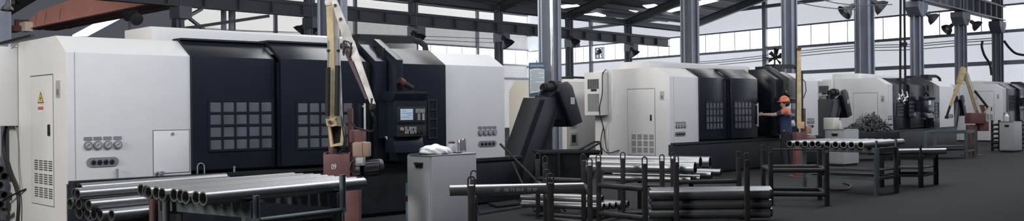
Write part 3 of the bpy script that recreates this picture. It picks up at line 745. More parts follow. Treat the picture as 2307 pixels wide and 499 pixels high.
BE = {f1: K1['br'][7]+.36, f2: f2.fs(1843, 250)[0]+.13, f3: f3.fs(2149, 250)[0]+.13}
conv_at(f1, 1155, 15.9, 'black inclined chip conveyor with motor head, between the left and middle lathes', wd=.40)
conv_at(f2, 1852, 25.6, 'dark inclined chip conveyor with motor at the right end of the middle lathe')
conv_at(f3, 2143, 35.5, 'dark chip conveyor far right behind the folded yellow arm', sc=.95)

# tipping chip bin under the first conveyor
root = thing('chip_bin', 'black open tipping bin under the conveyor spout', 'bin')
a = Vector((.985, .17, 0)); b_ = Vector((-.17, .985, 0)); c0 = PX(1222, 15.3, 0)
def loc2(mb, o, ax, ay):
    for v in mb.bm.verts: x, y, z = v.co; v.co = o+ax*x+ay*y+Vector((0, 0, z))
    return mb
m = MB()
def trap(z, e): return [(-e, -e), (.93+e, -e), (.93+e, .62+e), (-e, .62+e)]
lo = [(x, y, .22) for x, y in trap(0, -.12)]; hi = [(x, y, .83) for x, y in trap(0, .02)]
li = [(x, y, .25) for x, y in trap(0, -.15)]; hj = [(x, y, .83) for x, y in trap(0, -.02)]
m._faces(lo+hi+hj+li, [(3, 2, 1, 0)]+[(i, (i+1) % 4, 4+(i+1) % 4, 4+i) for i in range(4)]+[(4+i, 4+(i+1) % 4, 8+(i+1) % 4, 8+i) for i in range(4)]+[(8+i, 8+(i+1) % 4, 12+(i+1) % 4, 12+i) for i in range(4)]+[(12, 13, 14, 15)])
loc2(m, c0, a, b_); m.build('tub', 'base', root)
m = MB()
for p, q in zip(trap(0, .03), trap(0, .03)[1:]+trap(0, .03)[:1]): m.bar((*p, .82), (*q, .82), .04, .035)
for x in (.25, .65): m.bar((x, -.03, .25), (x, -.05, .8), .05, .03)
loc2(m, c0, a, b_); m.build('rim', 'black', root)
m = MB(); m.path([(.72, .1, .83), (.98, .1, .96), (1.02, .3, .965), (.98, .5, .96), (.72, .5, .83)], .018, 8); m.path([(.98, .1, .96), (1.0, .1, .8), (.95, .1, .6)], .018, 8)
loc2(m, c0, a, b_); m.build('push_handle', 'black', root)
for i in range(4):
    m = MB(); x, y = ((.2, .1), (.75, .1), (.2, .5), (.75, .5))[i]; m.cyl((x-.02, y, .08), (x+.02, y, .08), .08, n=16); m.bar((x, y, .08), (x, y, .24), .05, .06)
    loc2(m, c0, a, b_); m.build('castor', 'black', root)
settle(root)
# pry bars leaning on the machine base
for i, (p0, p1, lab) in enumerate((((1127, 325), (1200, 400), 'long black bar leaning across the foot of the near chip conveyor'), ((1154, 366), (1179, 420), 'short black bar propped under the longer bar by the near conveyor foot'))):
    m = MB(); A_ = P(*p0, 14.6); B_ = P(*p1, 14.3); d_ = (B_-A_); k = (A_.z-.012)/(A_.z-B_.z); B_ = A_+d_*k
    m.cyl(A_, B_, .018, n=10); o = m.build('steel_bar', 'black'); tag(o, lab, 'bar', 'bars leaning by the conveyor'); settle(o)

# ---------------------------------------------------------------- cream machine behind the conveyor
fc = Fr(1266, 24.6, 46.3)
root = thing('white_machine', 'cream machine cabinet behind the black chip conveyor, left of the middle lathe', 'machine', fc.o, fc.a)
ya = fc.fe(1147, 250)[0]; H = 1.5+(247-176)*24.6/F
m = MB(); m.prism([(0, .05), (0, 2.2), (.12, H), (ya-.25, H), (ya, H-.28), (ya, .05)], 'x', 0, 2.2, .01); m.build('body', 'cream', root)
m = MB(); m.box(0.0, 1.4, -.16, 0.0, .3, H-.08, .01); m.build('side_box', 'white', root)
x0, x1, z0, z1 = rectf(fc, (1282, 217), (1298, 288), -.16)
m = MB(); m.box(x0, x1, -.172, -.15, z0, z1, .004); dd = m.build('small_door', 'white', root)
m = MB(); m.box(x0+.1*(x1-x0), x1-.1*(x1-x0), -.178, -.16, z0+.06, z1-.3*(z1-z0)); m.box(x0+.1*(x1-x0), x1-.1*(x1-x0), -.178, -.16, z1-.25*(z1-z0), z1-.05); m.build('dark_pane', 'black', dd)
x0, x1, z0, z1 = rectf(fc, (1283, 299), (1301, 327), -.16)
m = MB(); m.box(x0, x1, -.172, -.15, z0, z1, .004); dd = m.build('lower_hatch', 'lgrey', root)
m = MB(); m.box(x0+.25*(x1-x0), x1-.25*(x1-x0), -.178, -.16, z0+.2*(z1-z0), z1-.2*(z1-z0)); m.build('dark_pane', 'black', dd)
y1, z1 = fc.fe(1172, 222); y0, z0 = fc.fe(1222, 345)
m = MB(); m.box(-.008, 0, y0, y1, z0, z1, .003); m.build('end_panel', 'cream', root)
m = MB(); m.path([fc_ for fc_ in [(-.0, .1, H+.02), (.6, .2, H+.05), (1.6, .1, H+.03)]], .03, 8); m.build('roof_hose', 'black', root)

# ---------------------------------------------------------------- tool cabinets
def cabinet(px, d, z, label, px0, px1, ang=46.3, teal=False):
    f = Fr(px, d, ang)
    Lx = f.fs(px1, 250)[0]; Dy = f.fe(px0, 250)[0]
    root = thing('tool_cabinet', label, 'cabinet', f.o, f.a, 'grey tool cabinets')
    m = MB(); m.box(0, Lx, 0, Dy, .06, z, .008); m.build('body', 'cabinet', root)
    m = MB(); m.box(.03, Lx-.03, .03, Dy-.03, 0, .06); m.build('plinth', 'black', root)
    m = MB(); m.box(-.014, .0, .012, Dy-.012, .09, z-.012, .004); dr = m.build('drawer_front', 'cabinet', root)
    hy0, hy1 = Dy*.30, Dy*.62
    m = MB(); m.box(-.045, -.012, hy0, hy1, z-.115, z-.085, .006); m.box(-.03, -.012, hy0+.01, hy1-.01, z-.15, z-.11, .004); m.build('handle', 'black', dr)
    m = MB(); m.box(-.02, Lx, -.004, Dy*.9, z, z+.012, .003); tp = m.build('worktop', 'cabinet', root)
    m = MB(); m.box(-.02, Lx*.30, .05, Dy*.9, z+.012, z+.022); m.build('rubber_mat', 'black', tp)
    if teal:
        m = MB(); m.box(.03, Lx*.4, Dy+.01, Dy+.09, .02, z*.62, .006); t = m.build('side_panel', 'teal', root); t['label'] = 'teal side panel'
        m = MB(); m.box(.0, .03, Dy+.03, Dy+.07, z*.38, z*.45); m.build('latch', 'black', t)
    return f, Lx, Dy
CABZ = .95
fa, La, Da = cabinet(971, 11.7, CABZ, 'grey tool cabinet with a white bag on top, in front of the left lathe', 917, 1072, teal=True)
fb, Lb, Db = cabinet(1901, 24.0, .92, 'light grey tool cabinet behind the ten tube table, swarf heap at its right', 1858, 1934)
fcb, Lc, Dc = cabinet(2283, 30.3, .97, 'light grey tool cabinet standing alone at the far right edge', 2251, 2302)
def bag(f, x, y, z, sx, sy, sz):
    m = MB(); t = bmesh.ops.create_icosphere(m.bm, subdivisions=4, radius=1)
    for v in m.bm.verts:
        p = v.co; n = math.sin(p.x*5+1)*math.cos(p.y*6)*.10+math.sin(p.x*11+p.z*7)*.05+math.sin(p.y*13+p.x*3)*.04
        k = 1+n; zz = max(p.z*k, -.25+.06*math.sin(7*p.x)); v.co = (p.x*k*sx, p.y*k*sy, (zz+.25)*sz)
    return m
fbag = bag(fa, 0, 0, 0, .21, .16, .085); o = fbag.build('plastic_bag', 'plastic', None, 60); o.location = fa.w(.20, .18, CABZ+.022); o.rotation_euler = (0, 0, fa.a)
tag(o, 'crumpled white plastic bag lying on the near tool cabinet', 'bag')
m = MB(); m.lathe([(.0, 0), (.05, 0), (.055, .03), (.055, .10), (.035, .13), (.0, .13)], (0, 0, 0), 18); o = m.build('glass_jar', 'lgrey'); root = o
o.location = fa.w(.46, .16, CABZ+.012); tag(o, 'small pale jar between the white bag and the two metal cans', 'jar')
m = MB(); m.lathe([(.0, .13), (.042, .13), (.045, .145), (.0, .16)], (0, 0, 0), 18); m.build('lid', 'maroon', o)
for i, (x, h, lab) in enumerate(((.60, .17, 'left one of two slim metal cans on the near tool cabinet'), (.665, .18, 'right one of two slim metal cans on the near tool cabinet'))):
    m = MB(); m.lathe([(.0, 0), (.030, 0), (.031, .01), (.031, h-.02), (.028, h), (.0, h)], (0, 0, 0), 18); o = m.build('metal_can', 'chrome'); o.location = fa.w(x, .16, CABZ+.012); tag(o, lab, 'can', 'metal cans on the cabinet')
m = MB(); m.path([fa.w(.38, .03, CABZ+.03), fa.w(.44, .03, CABZ+.022), fa.w(.50, .04, CABZ+.022), fa.w(.54, .06, CABZ+.03)], .008, 6); o = m.build('hand_tool', 'black'); tag(o, 'small black tool lying beside the jar on the near cabinet', 'tool'); settle(o)
m = MB(); m.lathe([(0, 0), (.045, 0), (.05, .02), (.05, .15), (.02, .2), (.02, .24), (0, .24)], (0, 0, 0), 16); o = m.build('oil_bottle', 'bottle'); o.location = fb.w(.14, .18, .932); tag(o, 'cloudy oil bottle on the cabinet left of the swarf heap', 'bottle'); oil = o
m = MB(); m.lathe([(0, .24), (.024, .24), (.024, .28), (0, .28)], (0, 0, 0), 12); m.build('cap', 'redlabel', o)
m = MB(); m.box(-.16, .16, -.14, .14, 0, .30, .02); o = m.build('carton_box', 'cream'); o.location = fb.w(-.02+.18, .42, .932); o.rotation_euler = (0, 0, fb.a); tag(o, 'cream box standing on the cabinet left of the swarf heap', 'box')
m = MB(); m.lathe([(0, 0), (.07, 0), (.075, .02), (.075, .18), (.03, .24), (.03, .28), (0, .28)], (0, 0, 0), 16); o = m.build('coolant_bottle', 'plastic'); o.location = fcb.w(.12, .25, .982); tag(o, 'white bottle standing on the far right cabinet', 'bottle')
m = MB(); m.lathe([(0, .28), (.033, .28), (.033, .31), (0, .31)], (0, 0, 0), 12); m.build('cap', 'lgrey', o)

# ---------------------------------------------------------------- swarf heap
def swarf(px, d, z0, sx, sy, sz, n, label, m_='swarf'):
    rnd = random.Random(3); m = MB()
    for i in range(n):
        a = rnd.uniform(0, 2*math.pi); r = math.sqrt(rnd.random()); x = r*math.cos(a); y = r*math.sin(a)
        h = sz*(max(0, 1-r*r)**.6)*(.75+.3*math.sin(x*4+1)+.1*math.sin(y*9)); z = rnd.uniform(0, 1)**.5*max(h, .03)
        c = Vector((x*sx, y*sy, z0+z)); R = rnd.uniform(.03, .08); ph = rnd.uniform(0, 6); ax = Vector((rnd.uniform(-1, 1), rnd.uniform(-1, 1), rnd.uniform(-.5, .5))).normalized()
        e1 = ax.orthogonal().normalized(); e2 = ax.cross(e1); pts = []
        for k in range(7):
            t = k/6; q = ph+t*rnd.uniform(4, 7); pts.append(c+ax*(t-.5)*R*3+(e1*math.cos(q)+e2*math.sin(q))*R)
        for k in range(6):
            A_, B_ = pts[k], pts[k+1]; wv = (ax*.7+e1*.3)*rnd.uniform(.010, .02)
            A_.z = max(A_.z, z0+.005); B_.z = max(B_.z, z0+.005)
            m._faces([A_-wv, A_+wv, B_+wv, B_-wv], [(0, 1, 2, 3)])
    t = MB(); bmesh.ops.create_icosphere(t.bm, subdivisions=4, radius=1)
    for v in t.bm.verts:
        p = v.co; r2 = p.x*p.x+p.y*p.y
        k = .82+.1*math.sin(p.x*9)*math.cos(p.y*8)+.06*math.sin(p.x*23+p.y*17); v.co = (p.x*sx*k, p.y*sy*k, z0+max(0, p.z)*sz*k)
    m.merge(t)
    me_o = m.build('swarf_heap', m_); me_o.location = PX(px, d, 0); tag(me_o, label, 'swarf', None, 'stuff'); return me_o
o = swarf(1956, 27.0, .0, .62, .5, .46, 1500, 'tangled heap of grey steel swarf in a cart beside the third lathe'); o.location.z = .80
root = thing('swarf_cart', 'low dark cart under the swarf heap by the third lathe', 'cart')
c = PX(1956, 27.0, 0); m = MB(); m.box(-.68, .68, -.55, .55, .2, .81, .02); loc2(m, c, f3.L*-.05+Vector((1, 0, 0)), Vector((0, 1, 0))); m.build('body', 'base', root)
for x, y in ((-.5, -.4), (.5, -.4), (-.5, .4), (.5, .4)):
    m = MB(); m.cyl((x-.02, y, .1), (x+.02, y, .1), .1, n=16); loc2(m, c, Vector((1, 0, 0)), Vector((0, 1, 0))); m.build('wheel', 'black', root)
settle(root)
o = swarf(1654, 16.2, 0, .14, .12, .06, 110, 'small scatter of pale swarf on the floor behind the tube racks', 'bottle')

# ---------------------------------------------------------------- loader arms
def prism_to(mb, pts2, thick, d, dy=0):
    """outline in pixel columns/rows taken at depth d, extruded towards the back by thick"""
    front = [P(x, y, d+dy) for x, y in pts2]; n = len(front); back = [v+Vector((0, thick, 0)) for v in front]
    mb._faces(front+back, [tuple(range(n)), tuple(range(2*n-1, n-1, -1))]+[(i, (i+1) % n, n+(i+1) % n, n+i) for i in range(n)]); return mb
D1 = 11.0
root = thing('loader_arm', 'worn yellow folding loader arm on a red pedestal numbered 09', 'loader arm', (0, 0, 0), 0, 'loading arms')
m = MB(); c = PX(793, D1+.05, 0); m.box(c.x-.085, c.x+.085, c.y-.09, c.y+.09, .02, .76, .006); m.box(c.x-.22, c.x+.2, c.y-.2, c.y+.2, 0, .02); ped = m.build('pedestal', 'red', root)
def zz(py, d=D1, px=760): return P(px, py, d).z
xl = PX(728, D1, 0).x; xr = PX(788, D1, 0).x; xm = PX(808, D1, 0).x
m = MB(); m.box(xl, xr, D1-.02, D1+.02, zz(400), zz(348), .004); m.box(xl, xr, D1+.26, D1+.30, zz(400), zz(348), .004)
m.box(xl, xl+.02, D1, D1+.28, zz(400), zz(344), .003); m.box(xr-.02, xr, D1, D1+.28, zz(400), zz(344), .003); m.box(xl, xr, D1, D1+.28, zz(402), zz(392)); m.box(xr, xm+.02, D1+.05, D1+.25, zz(405), zz(350), .004)
hs = m.build('slewing_box', 'red', root)
me = text_mesh('09', .068); o = bpy.data.objects.new('number', me); COL.objects.link(o); me.materials.append(M['whiteink']); o.parent = hs
me.transform(Matrix.Translation(P(752, 377, D1-.023)) @ Matrix.Rotation(math.pi/2, 4, 'X') @ Matrix.Diagonal((.85, 1.25, 1, 1)))
m = MB(); m.box(PX(734, D1, 0).x, PX(743, D1, 0).x, D1+.14, D1+.30, zz(350), zz(285)); m.box(PX(776, D1, 0).x, PX(787, D1, 0).x, D1+.2, D1+.28, zz(350), zz(245)); m.build('back_plate', 'red', root)
m = MB(); m.box(PX(786, D1, 0).x, PX(817, D1, 0).x, D1+.02, D1+.24, zz(322), zz(294), .008); m.box(PX(790, D1, 0).x, PX(812, D1, 0).x, D1+.04, D1+.22, zz(352), zz(320), .006); m.build('motor_mount', 'red', root)
m = MB(); m.box(PX(797, D1, 0).x, PX(834, D1, 0).x, D1-.12, D1+.06, zz(354), zz(321), .02); gb = m.build('gearbox', 'pink', root)
m = MB(); m.box(PX(817, D1, 0).x, PX(819, D1, 0).x, D1-.13, D1+.07, zz(355), zz(320), .003); m.build('gearbox_flange', 'pink', gb)
m = MB(); A_ = P(818, 381, D1-.10); B_ = P(852, 377, D1-.04)
m.cyl(P(806, 382, D1-.08), A_, .085, n=24); m.cyl(A_, B_, .092, n=28); m.cyl(B_, P(861, 376, D1-.02), .098, .085, 28); mo = m.build('hoist_motor', 'blacksteel', root)
m = MB()
for k in range(14):
    a = 2*math.pi*k/14; d_ = (B_-A_).normalized(); e1 = d_.orthogonal().normalized(); e2 = d_.cross(e1); q = (e1*math.cos(a)+e2*math.sin(a))*.092
    m.bar(A_+q+d_*.02, B_+q-d_*.01, .008, .012)
m.build('cooling_fin', 'blacksteel', mo)
m = MB(); loc = P(811, 365, D1-.22); m.box(loc.x-.05, loc.x+.055, loc.y-.02, loc.y+.06, loc.z-.045, loc.z+.05, .008); tb = m.build('terminal_box', 'grey', mo)
m = MB(); m.box(loc.x-.035, loc.x+.04, loc.y-.026, loc.y-.015, loc.z-.02, loc.z+.04, .003); m.build('terminal_cover', 'lgrey', tb)
m = MB(); m.path([P(803, 360, D1-.2), P(792, 366, D1-.2), P(788, 382, D1-.2), P(796, 394, D1-.2), P(810, 393, D1-.2)], .012, 8); m.build('motor_cable', 'cable', mo)
# mast: yellow and worn-white legs, black gas springs
m = MB(); m.taper(P(743, 12, D1+.06), P(751, 268, D1+.06), .075, .06, .075, .06, (0, 1, 0)); ml = m.build('mast', 'yellow', root)
m = MB(); m.taper(P(756, 14, D1+.10), P(765, 285, D1+.10), .06, .05, .075, .05, (0, 1, 0)); m.build('mast', 'worn', root)
m = MB(); prism_to(m, [(733, 268), (753, 268), (757, 284), (748, 286), (736, 284)], .12, D1-.02); prism_to(m, [(738, 284), (744, 284), (749, 326), (766, 322), (770, 280), (776, 280), (772, 328), (744, 332)], .08, D1); m.build('knuckle', 'yellow', root)
m = MB(); m.cyl(P(743, 276, D1-.05), P(743, 276, D1+.02), .022, n=14); m.build('pivot_pin', 'maroon', root)
for x0, x1, y0 in ((740, 738, 92), (762, 759, 88)):
    m = MB(); m.cyl(P(x0, y0, D1-.04), P(x0-1, y0+60, D1-.04), .010, n=10); rod = m.build('spring_rod', 'grey', root)
    m = MB(); m.cyl(P(x0-1, y0+60, D1-.04), P(x1, 262, D1-.04), .030, n=14); m.cyl(P(x0, 112, D1-.04), P(x0, 117, D1-.04), .02, n=10); m.build('spring_cylinder', 'black', root)
m = MB(); prism_to(m, [(746, 285), (766, 280), (772, 326), (752, 330)], .05, D1+.1); m.cyl(P(758, 330, D1+.08), P(758, 362, D1+.08), .03, n=12); m.build('lift_cylinder', 'black', root)
m = MB()
for (xa, xb) in ((770, 776), (775, 780)): m.path([P(768, 262, D1-.03), P(xa+2, 290, D1-.06), P(xb, 318, D1-.06), P(xb-4, 338, D1-.05), P(760, 347, D1)], .009, 8)
m.build('hydraulic_hose', 'cable', root)
# fore arm falling to the right from the elbow
m = MB(); prism_to(m, [(745, -4), (748, -8), (756, -4), (803, 112), (792, 118), (782, 96), (772, 88)], .07, D1-.06); el = m.build('elbow_link', 'worn', root)
m = MB(); prism_to(m, [(733, 12), (731, 4), (735, -6), (746, -9), (752, -2), (745, 12)], .09, D1+.02); m.build('elbow_cap', 'worn', root)
m = MB()
for x, y in ((755, 12), (767, 43)): m.cyl(P(x, y, D1-.075), P(x, y, D1-.055), .018, n=12)
m.build('pin', 'maroon', el)
m = MB(); m.taper(P(790, 95, D1-.02), P(841, 237, D1-.3), .085, .06, .05, .05, (0, 1, 0)); m.build('fore_arm', 'worn', root)
m = MB(); m.taper(P(773, 98, D1+.02), P(826, 225, D1-.24), .05, .05, .022, .03, (0, 1, 0)); m.build('fore_arm_cylinder', 'maroon', root)
m = MB(); m.path([P(774, 92, D1-.1)]+[P(782+9*math.cos(a), 118+14*math.sin(a), D1-.12) for a in [2.6+.6*k for k in range(9)]]+[P(792, 96, D1-.12)], .011, 8)
m.path([P(776, 92, D1-.1), P(786, 95, D1-.13), P(793, 108, D1-.13), P(787, 128, D1-.13)], .009, 8); m.build('hose_loop', 'cable', root)
m = MB(); m.lathe([(.012, -.02), (.03, 0), (.035, .05), (.02, .08), (.012, .13)], P(838, 248, D1-.3), 14); m.path([P(841, 236, D1-.3), P(836, 246, D1-.3), P(840, 262, D1-.3)], .014, 8); m.build('gripper_swivel', 'black', root)
m = MB(); m.path([P(838, 255, D1-.3), P(846, 275, D1-.25), P(844, 292, D1-.2), P(834, 297, D1-.1), P(815, 292, D1), P(800, 288, D1+.1), P(790, 272, D1+.1)], .012, 8); m.build('control_cable', 'cable', root)
settle(root)
# second arm, upright at the middle lathe
D2 = 20.6
root = thing('loader_arm', 'upright yellow loader arm on a red pedestal beside the worker', 'loader arm', (0, 0, 0), 0, 'loading arms')
c = PX(1800, D2, 0)
m = MB(); m.box(c.x-.11, c.x+.12, c.y-.12, c.y+.12, .03, .80, .008); m.box(c.x-.2, c.x+.22, c.y-.22, c.y+.22, 0, .03); m.build('pedestal', 'red', root)
z = lambda y: P(1800, y, D2).z
m = MB(); m.box(PX(1789, D2, 0).x, PX(1813, D2, 0).x, D2-.15, D2+.15, z(324), z(299), .006); m.box(PX(1806, D2, 0).x, PX(1815, D2, 0).x, D2, D2+.1, z(300), z(245)); m.build('slewing_box', 'red', root)
m = MB(); m.cyl(P(1813, 314, D2-.02), P(1828, 314, D2+.02), .085, n=20); m.cyl(P(1828, 314, D2+.02), P(1835, 313, D2+.05), .07, n=20); m.build('hoist_motor', 'red', root)
m = MB(); m.box(PX(1814, D2, 0).x, PX(1826, D2, 0).x, D2-.08, D2+.1, z(302), z(285), .02); m.build('gearbox', 'pink', root)
m = MB(); m.taper(P(1799.5, 112, D2), P(1800, 285, D2), .075, .07, .085, .07, (0, 1, 0)); m.build('mast', 'yellow', root)
m = MB(); m.bar(P(1795, 113, D2+.05), P(1795, 290, D2+.05), .03, .06, (0, 1, 0)); m.cyl(P(1807, 160, D2-.02), P(1808, 275, D2-.02), .018, n=10); m.build('lift_cylinder', 'black', root)
m = MB(); m.box(PX(1794, D2, 0).x, PX(1809, D2, 0).x, D2-.1, D2-.05, z(290), z(275), .004); m.build('knuckle', 'yellow', root)
m = MB(); m.path([P(1805, 175, D2-.05), P(1814, 185, D2-.05), P(1816, 205, D2-.05), P(1810, 222, D2-.05)], .010, 8); m.build('hydraulic_hose', 'cable', root)
m = MB(); m.box(PX(1795, D2, 0).x, PX(1805, D2, 0).x, D2-.06, D2+.06, z(113), z(108), .004); m.build('elbow_cap', 'maroon', root)
settle(root)
# third arm, folded, far right
D3 = 28.7
root = thing('loader_arm', 'folded yellow loader arm like an inverted V on a red pedestal, far right', 'loader arm', (0, 0, 0), 0, 'loading arms')
c = PX(2190, D3, 0); z = lambda y: P(2190, y, D3).z
m = MB(); m.box(c.x-.14, c.x+.10, c.y-.12, c.y+.12, .03, z(282), .008); m.box(c.x-.25, c.x+.25, c.y-.25, c.y+.25, 0, .03); m.build('pedestal', 'red', root)
m = MB(); m.box(PX(2180, D3, 0).x, PX(2214, D3, 0).x, D3-.2, D3+.2, z(279), z(255), .01); m.box(PX(2204, D3, 0).x, PX(2224, D3, 0).x, D3-.1, D3+.2, z(296), z(274), .01); m.build('slewing_box', 'red', root)
m = MB(); m.box(PX(2202, D3, 0).x, PX(2219, D3, 0).x, D3, D3+.15, z(258), z(237), .006); m.build('motor_mount', 'red', root)
m = MB(); m.taper(P(2171, 152, D3), P(2161, 188, D3), .14, .1, .15, .1, (0, 1, 0)); m.taper(P(2162, 186, D3), P(2141, 240, D3), .10, .08, .07, .07, (0, 1, 0)); m.build('fore_arm', 'yellow', root)
m = MB(); m.cyl(P(2141, 238, D3), P(2133, 262, D3), .035, n=12); m.cyl(P(2133, 262, D3), P(2132, 268, D3), .05, n=12); m.build('gripper_swivel', 'black', root)
m = MB(); m.taper(P(2173, 160, D3+.1), P(2202, 255, D3+.1), .09, .08, .11, .08, (0, 1, 0)); m.build('mast', 'yellow', root)
m = MB(); m.taper(P(2178, 165, D3-.05), P(2208, 256, D3-.05), .07, .06, .08, .06, (0, 1, 0)); m.build('mast', 'worn', root)
m = MB(); m.cyl(P(2196, 205, D3-.08), P(2225, 242, D3-.08), .035, n=12); m.build('lift_cylinder', 'black', root)
m = MB(); m.bar(P(2226, 240, D3), P(2212, 268, D3), .06, .06); m.build('crank', 'yellow', root)
settle(root)
# ---------------------------------------------------------------- steel tubes
def tube_thing(p0, p1, r, label, group=None, m='steel', wall=.012, name='steel_tube'):
    p0 = Vector(p0); p1 = Vector(p1); c = (p0+p1)/2
    mb = MB(); mb.tube(p0-c, p1-c, r, max(r-wall, r*.6)); o = mb.build(name, m); o.location = c
    return tag(o, label, 'steel tube', group)
def perp_of(ang): a = math.radians(ang); return Vector((math.sin(a), math.cos(a), 0)), Vector((math.cos(a), -math.sin(a), 0))
def col_on_line(p, d, px):               # where the line p+d*k crosses pixel column px
    t = (px-1153.5)/F; k = (t*p.y-p.x)/(d.x-t*d.y); return p+d*k
GR1 = 'bare steel tubes on the near left table'
T_R = .054
ends = [(317.7, 429.3, 659), (332, 432.6, 679), (338, 435, 702), (352, 436, 717), (365, 439, 733), (395.6, 441, 748), (406.5, 442.5, 760), (417.5, 445, 775), (444.8, 446.8, 798), (456.8, 448.5, 816)]
d35, c35 = perp_of(35.8)
pc = []
for x, y, xr in ends:
    p = GZ(x, y, .85); pc.append([p.dot(c35), p.dot(d35), xr])
for i in range(len(pc)-2, -1, -1): pc[i][0] = min(pc[i][0], pc[i+1][0]-(2*T_R+.004))
for i, (c, t, xr) in enumerate(pc):
    p0 = c35*c+d35*t+Vector((0, 0, .85)); p1 = col_on_line(p0, d35, xr)
    n = len(pc)-1-i
    lab = 'bare steel tube nearest the viewer on the near left table' if n == 0 else '%s bare steel tube from the near edge of the near left table' % ORD[n]
    tube_thing(p0, p1, T_R, lab, GR1)
T1N, T1F = pc[-1][0]+T_R, pc[0][0]-T_R
tA = GZ(575, 499, .4)                      # only for the column
def on_c(px, c):                            # point over column px on the line of constant cross coordinate c
    t = (px-1153.5)/F; b = c35*c; k = (t*b.y-b.x)/(d35.x-t*d35.y); return b+d35*k
root = thing('tube_table', 'grey green steel stand carrying ten tubes in front of the left lathe', 'table')
zt = .85-T_R
stA = on_c(575, T1N+.045); stB = on_c(770, T1N+.045); tl = stA.dot(d35); tr_ = stB.dot(d35)
for nm, t in (('cross_beam', tl), ('cross_beam', tr_)):
    m = MB(); a = c35*(T1N+.02)+d35*t; b = c35*(T1F-.03)+d35*t
    m.bar(a+Vector((0, 0, zt-.065)), b+Vector((0, 0, zt-.065)), .06, .13); m.build(nm, 'green', root)
for t, top in ((tl, .845), (tr_, .955)):
    m = MB(); a = c35*(T1N+.045)+d35*t; m.cyl(a+Vector((0, 0, zt-.14)), a+Vector((0, 0, top)), .028, n=14); m.box(a.x-.03, a.x+.03, a.y-.03, a.y+.03, zt-.17, zt-.13); m.build('stop_post', 'green', root)
    m = MB(); a2 = a-c35*.06; m.box(a2.x-.04, a2.x+.04, a2.y-.04, a2.y+.04, 0, zt-.13); m.build('leg', 'green', root)
    a3 = c35*(T1F+.03)+d35*t; m = MB(); m.box(a3.x-.04, a3.x+.04, a3.y-.04, a3.y+.04, 0, zt-.13); m.build('leg', 'green', root)
for c, z in ((T1N+.045, zt-.155), (T1F, zt-.155)):
    m = MB(); m.cyl(c35*c+d35*(tl+.03)+Vector((0, 0, z)), c35*c+d35*(tr_-.03)+Vector((0, 0, z)), .026, n=12); m.build('side_rail', 'green', root)
m = MB()
for k in range(9):
    c = T1F+(T1N-T1F)*k/8; m.bar(c35*c+d35*tl+Vector((0, 0, .30)), c35*c+d35*tr_+Vector((0, 0, .30)), .03, .03)
m.bar(c35*T1F+d35*(tl)+Vector((0, 0, .28)), c35*T1N+d35*(tl)+Vector((0, 0, .28)), .05, .05); m.bar(c35*T1F+d35*(tr_)+Vector((0, 0, .28)), c35*T1N+d35*(tr_)+Vector((0, 0, .28)), .05, .05)
m.build('lower_rack', 'rack', root)
settle(root)
# pile on the rack behind it
PR = .0545; rows = [(.55, [(251, 486), (239.5, 487), (231, 486), (221, 485), (205, 484), (192.6, 480.6)]), (.646, [(203, 464), (184, 461), (173, 461)]), (.742, [(172, 439), (163, 437), (182, 426)])]
c0 = GZ(251, 486, .55).dot(c35); SPC = 2*PR+.003
names_row = ['bottom row', 'middle row', 'top row']; k_all = 0; used = {}
for ri, (z, pts) in enumerate(rows):
    for i, (x, y) in enumerate(pts):
        p = GZ(x, y, z); t = p.dot(d35)
        if ri == 0: k = i
        else:
            k = round((c0-p.dot(c35))/SPC-ri/2); k = max(k, 0)
            while (ri, k) in used: k += 1
        used[(ri, k)] = 1
        c = c0-(k+ri/2)*SPC
        p0 = c35*c+d35*t+Vector((0, 0, z))
        wh = ['nearest', 'second', 'third', 'fourth', 'fifth', 'sixth'][i] if ri == 0 else ['nearest', 'middle', 'farthest'][i]
        tube_thing(p0, p0+d35*(2.0-.1*ri), PR, '%s steel tube in the %s of the low pile at lower left' % (wh, names_row[ri]), 'tubes in the low pile at lower left')
for k in range(6, 9):
    p0 = c35*(c0-k*SPC)+d35*(GZ(192, 481, .55).dot(d35)+.05*k)+Vector((0, 0, .55))
    tube_thing(p0, p0+d35*1.8, PR, '%s steel tube from the back, bottom row of the lower left pile' % ['third', 'second', 'first'][k-6], 'tubes in the low pile at lower left')
root = thing('tube_stand', 'low dark stand under the pile of tubes at lower left', 'stand')
tt = GZ(220, 485, .55).dot(d35)
for t in (tt+.45, tt+1.5):
    m = MB(); m.bar(c35*(c0+.08)+d35*t+Vector((0, 0, .55-PR-.035)), c35*(c0-9*SPC)+d35*t+Vector((0, 0, .55-PR-.035)), .06, .07); m.build('cross_beam', 'rack', root)
    for c in (c0+.11, c0-9*SPC-.02):
        a = c35*c+d35*t; m = MB(); m.box(a.x-.03, a.x+.03, a.y-.03, a.y+.03, 0, .62); m.build('post', 'rack', root)
settle(root)
# two short bollards under the left ends of the table tubes
for x, w, mm, lab in ((344, .062, 'maroon', 'dark maroon round post under the left tube ends of the near table'), (372, .052, 'green', 'grey green round post under the tube ends, right of the maroon post')):
    c = c35*(T1F+.10+(.17 if x > 350 else 0)); p = on_c(x, c.dot(c35)); m = MB(); m.cyl(p, p+Vector((0, 0, zt-.005)), w/2+.006, n=16); m.cyl(p, p+Vector((0, 0, .015)), .08, n=16); o = m.build('support_post', mm); tag(o, lab, 'post', 'posts under the near table'); settle(o)

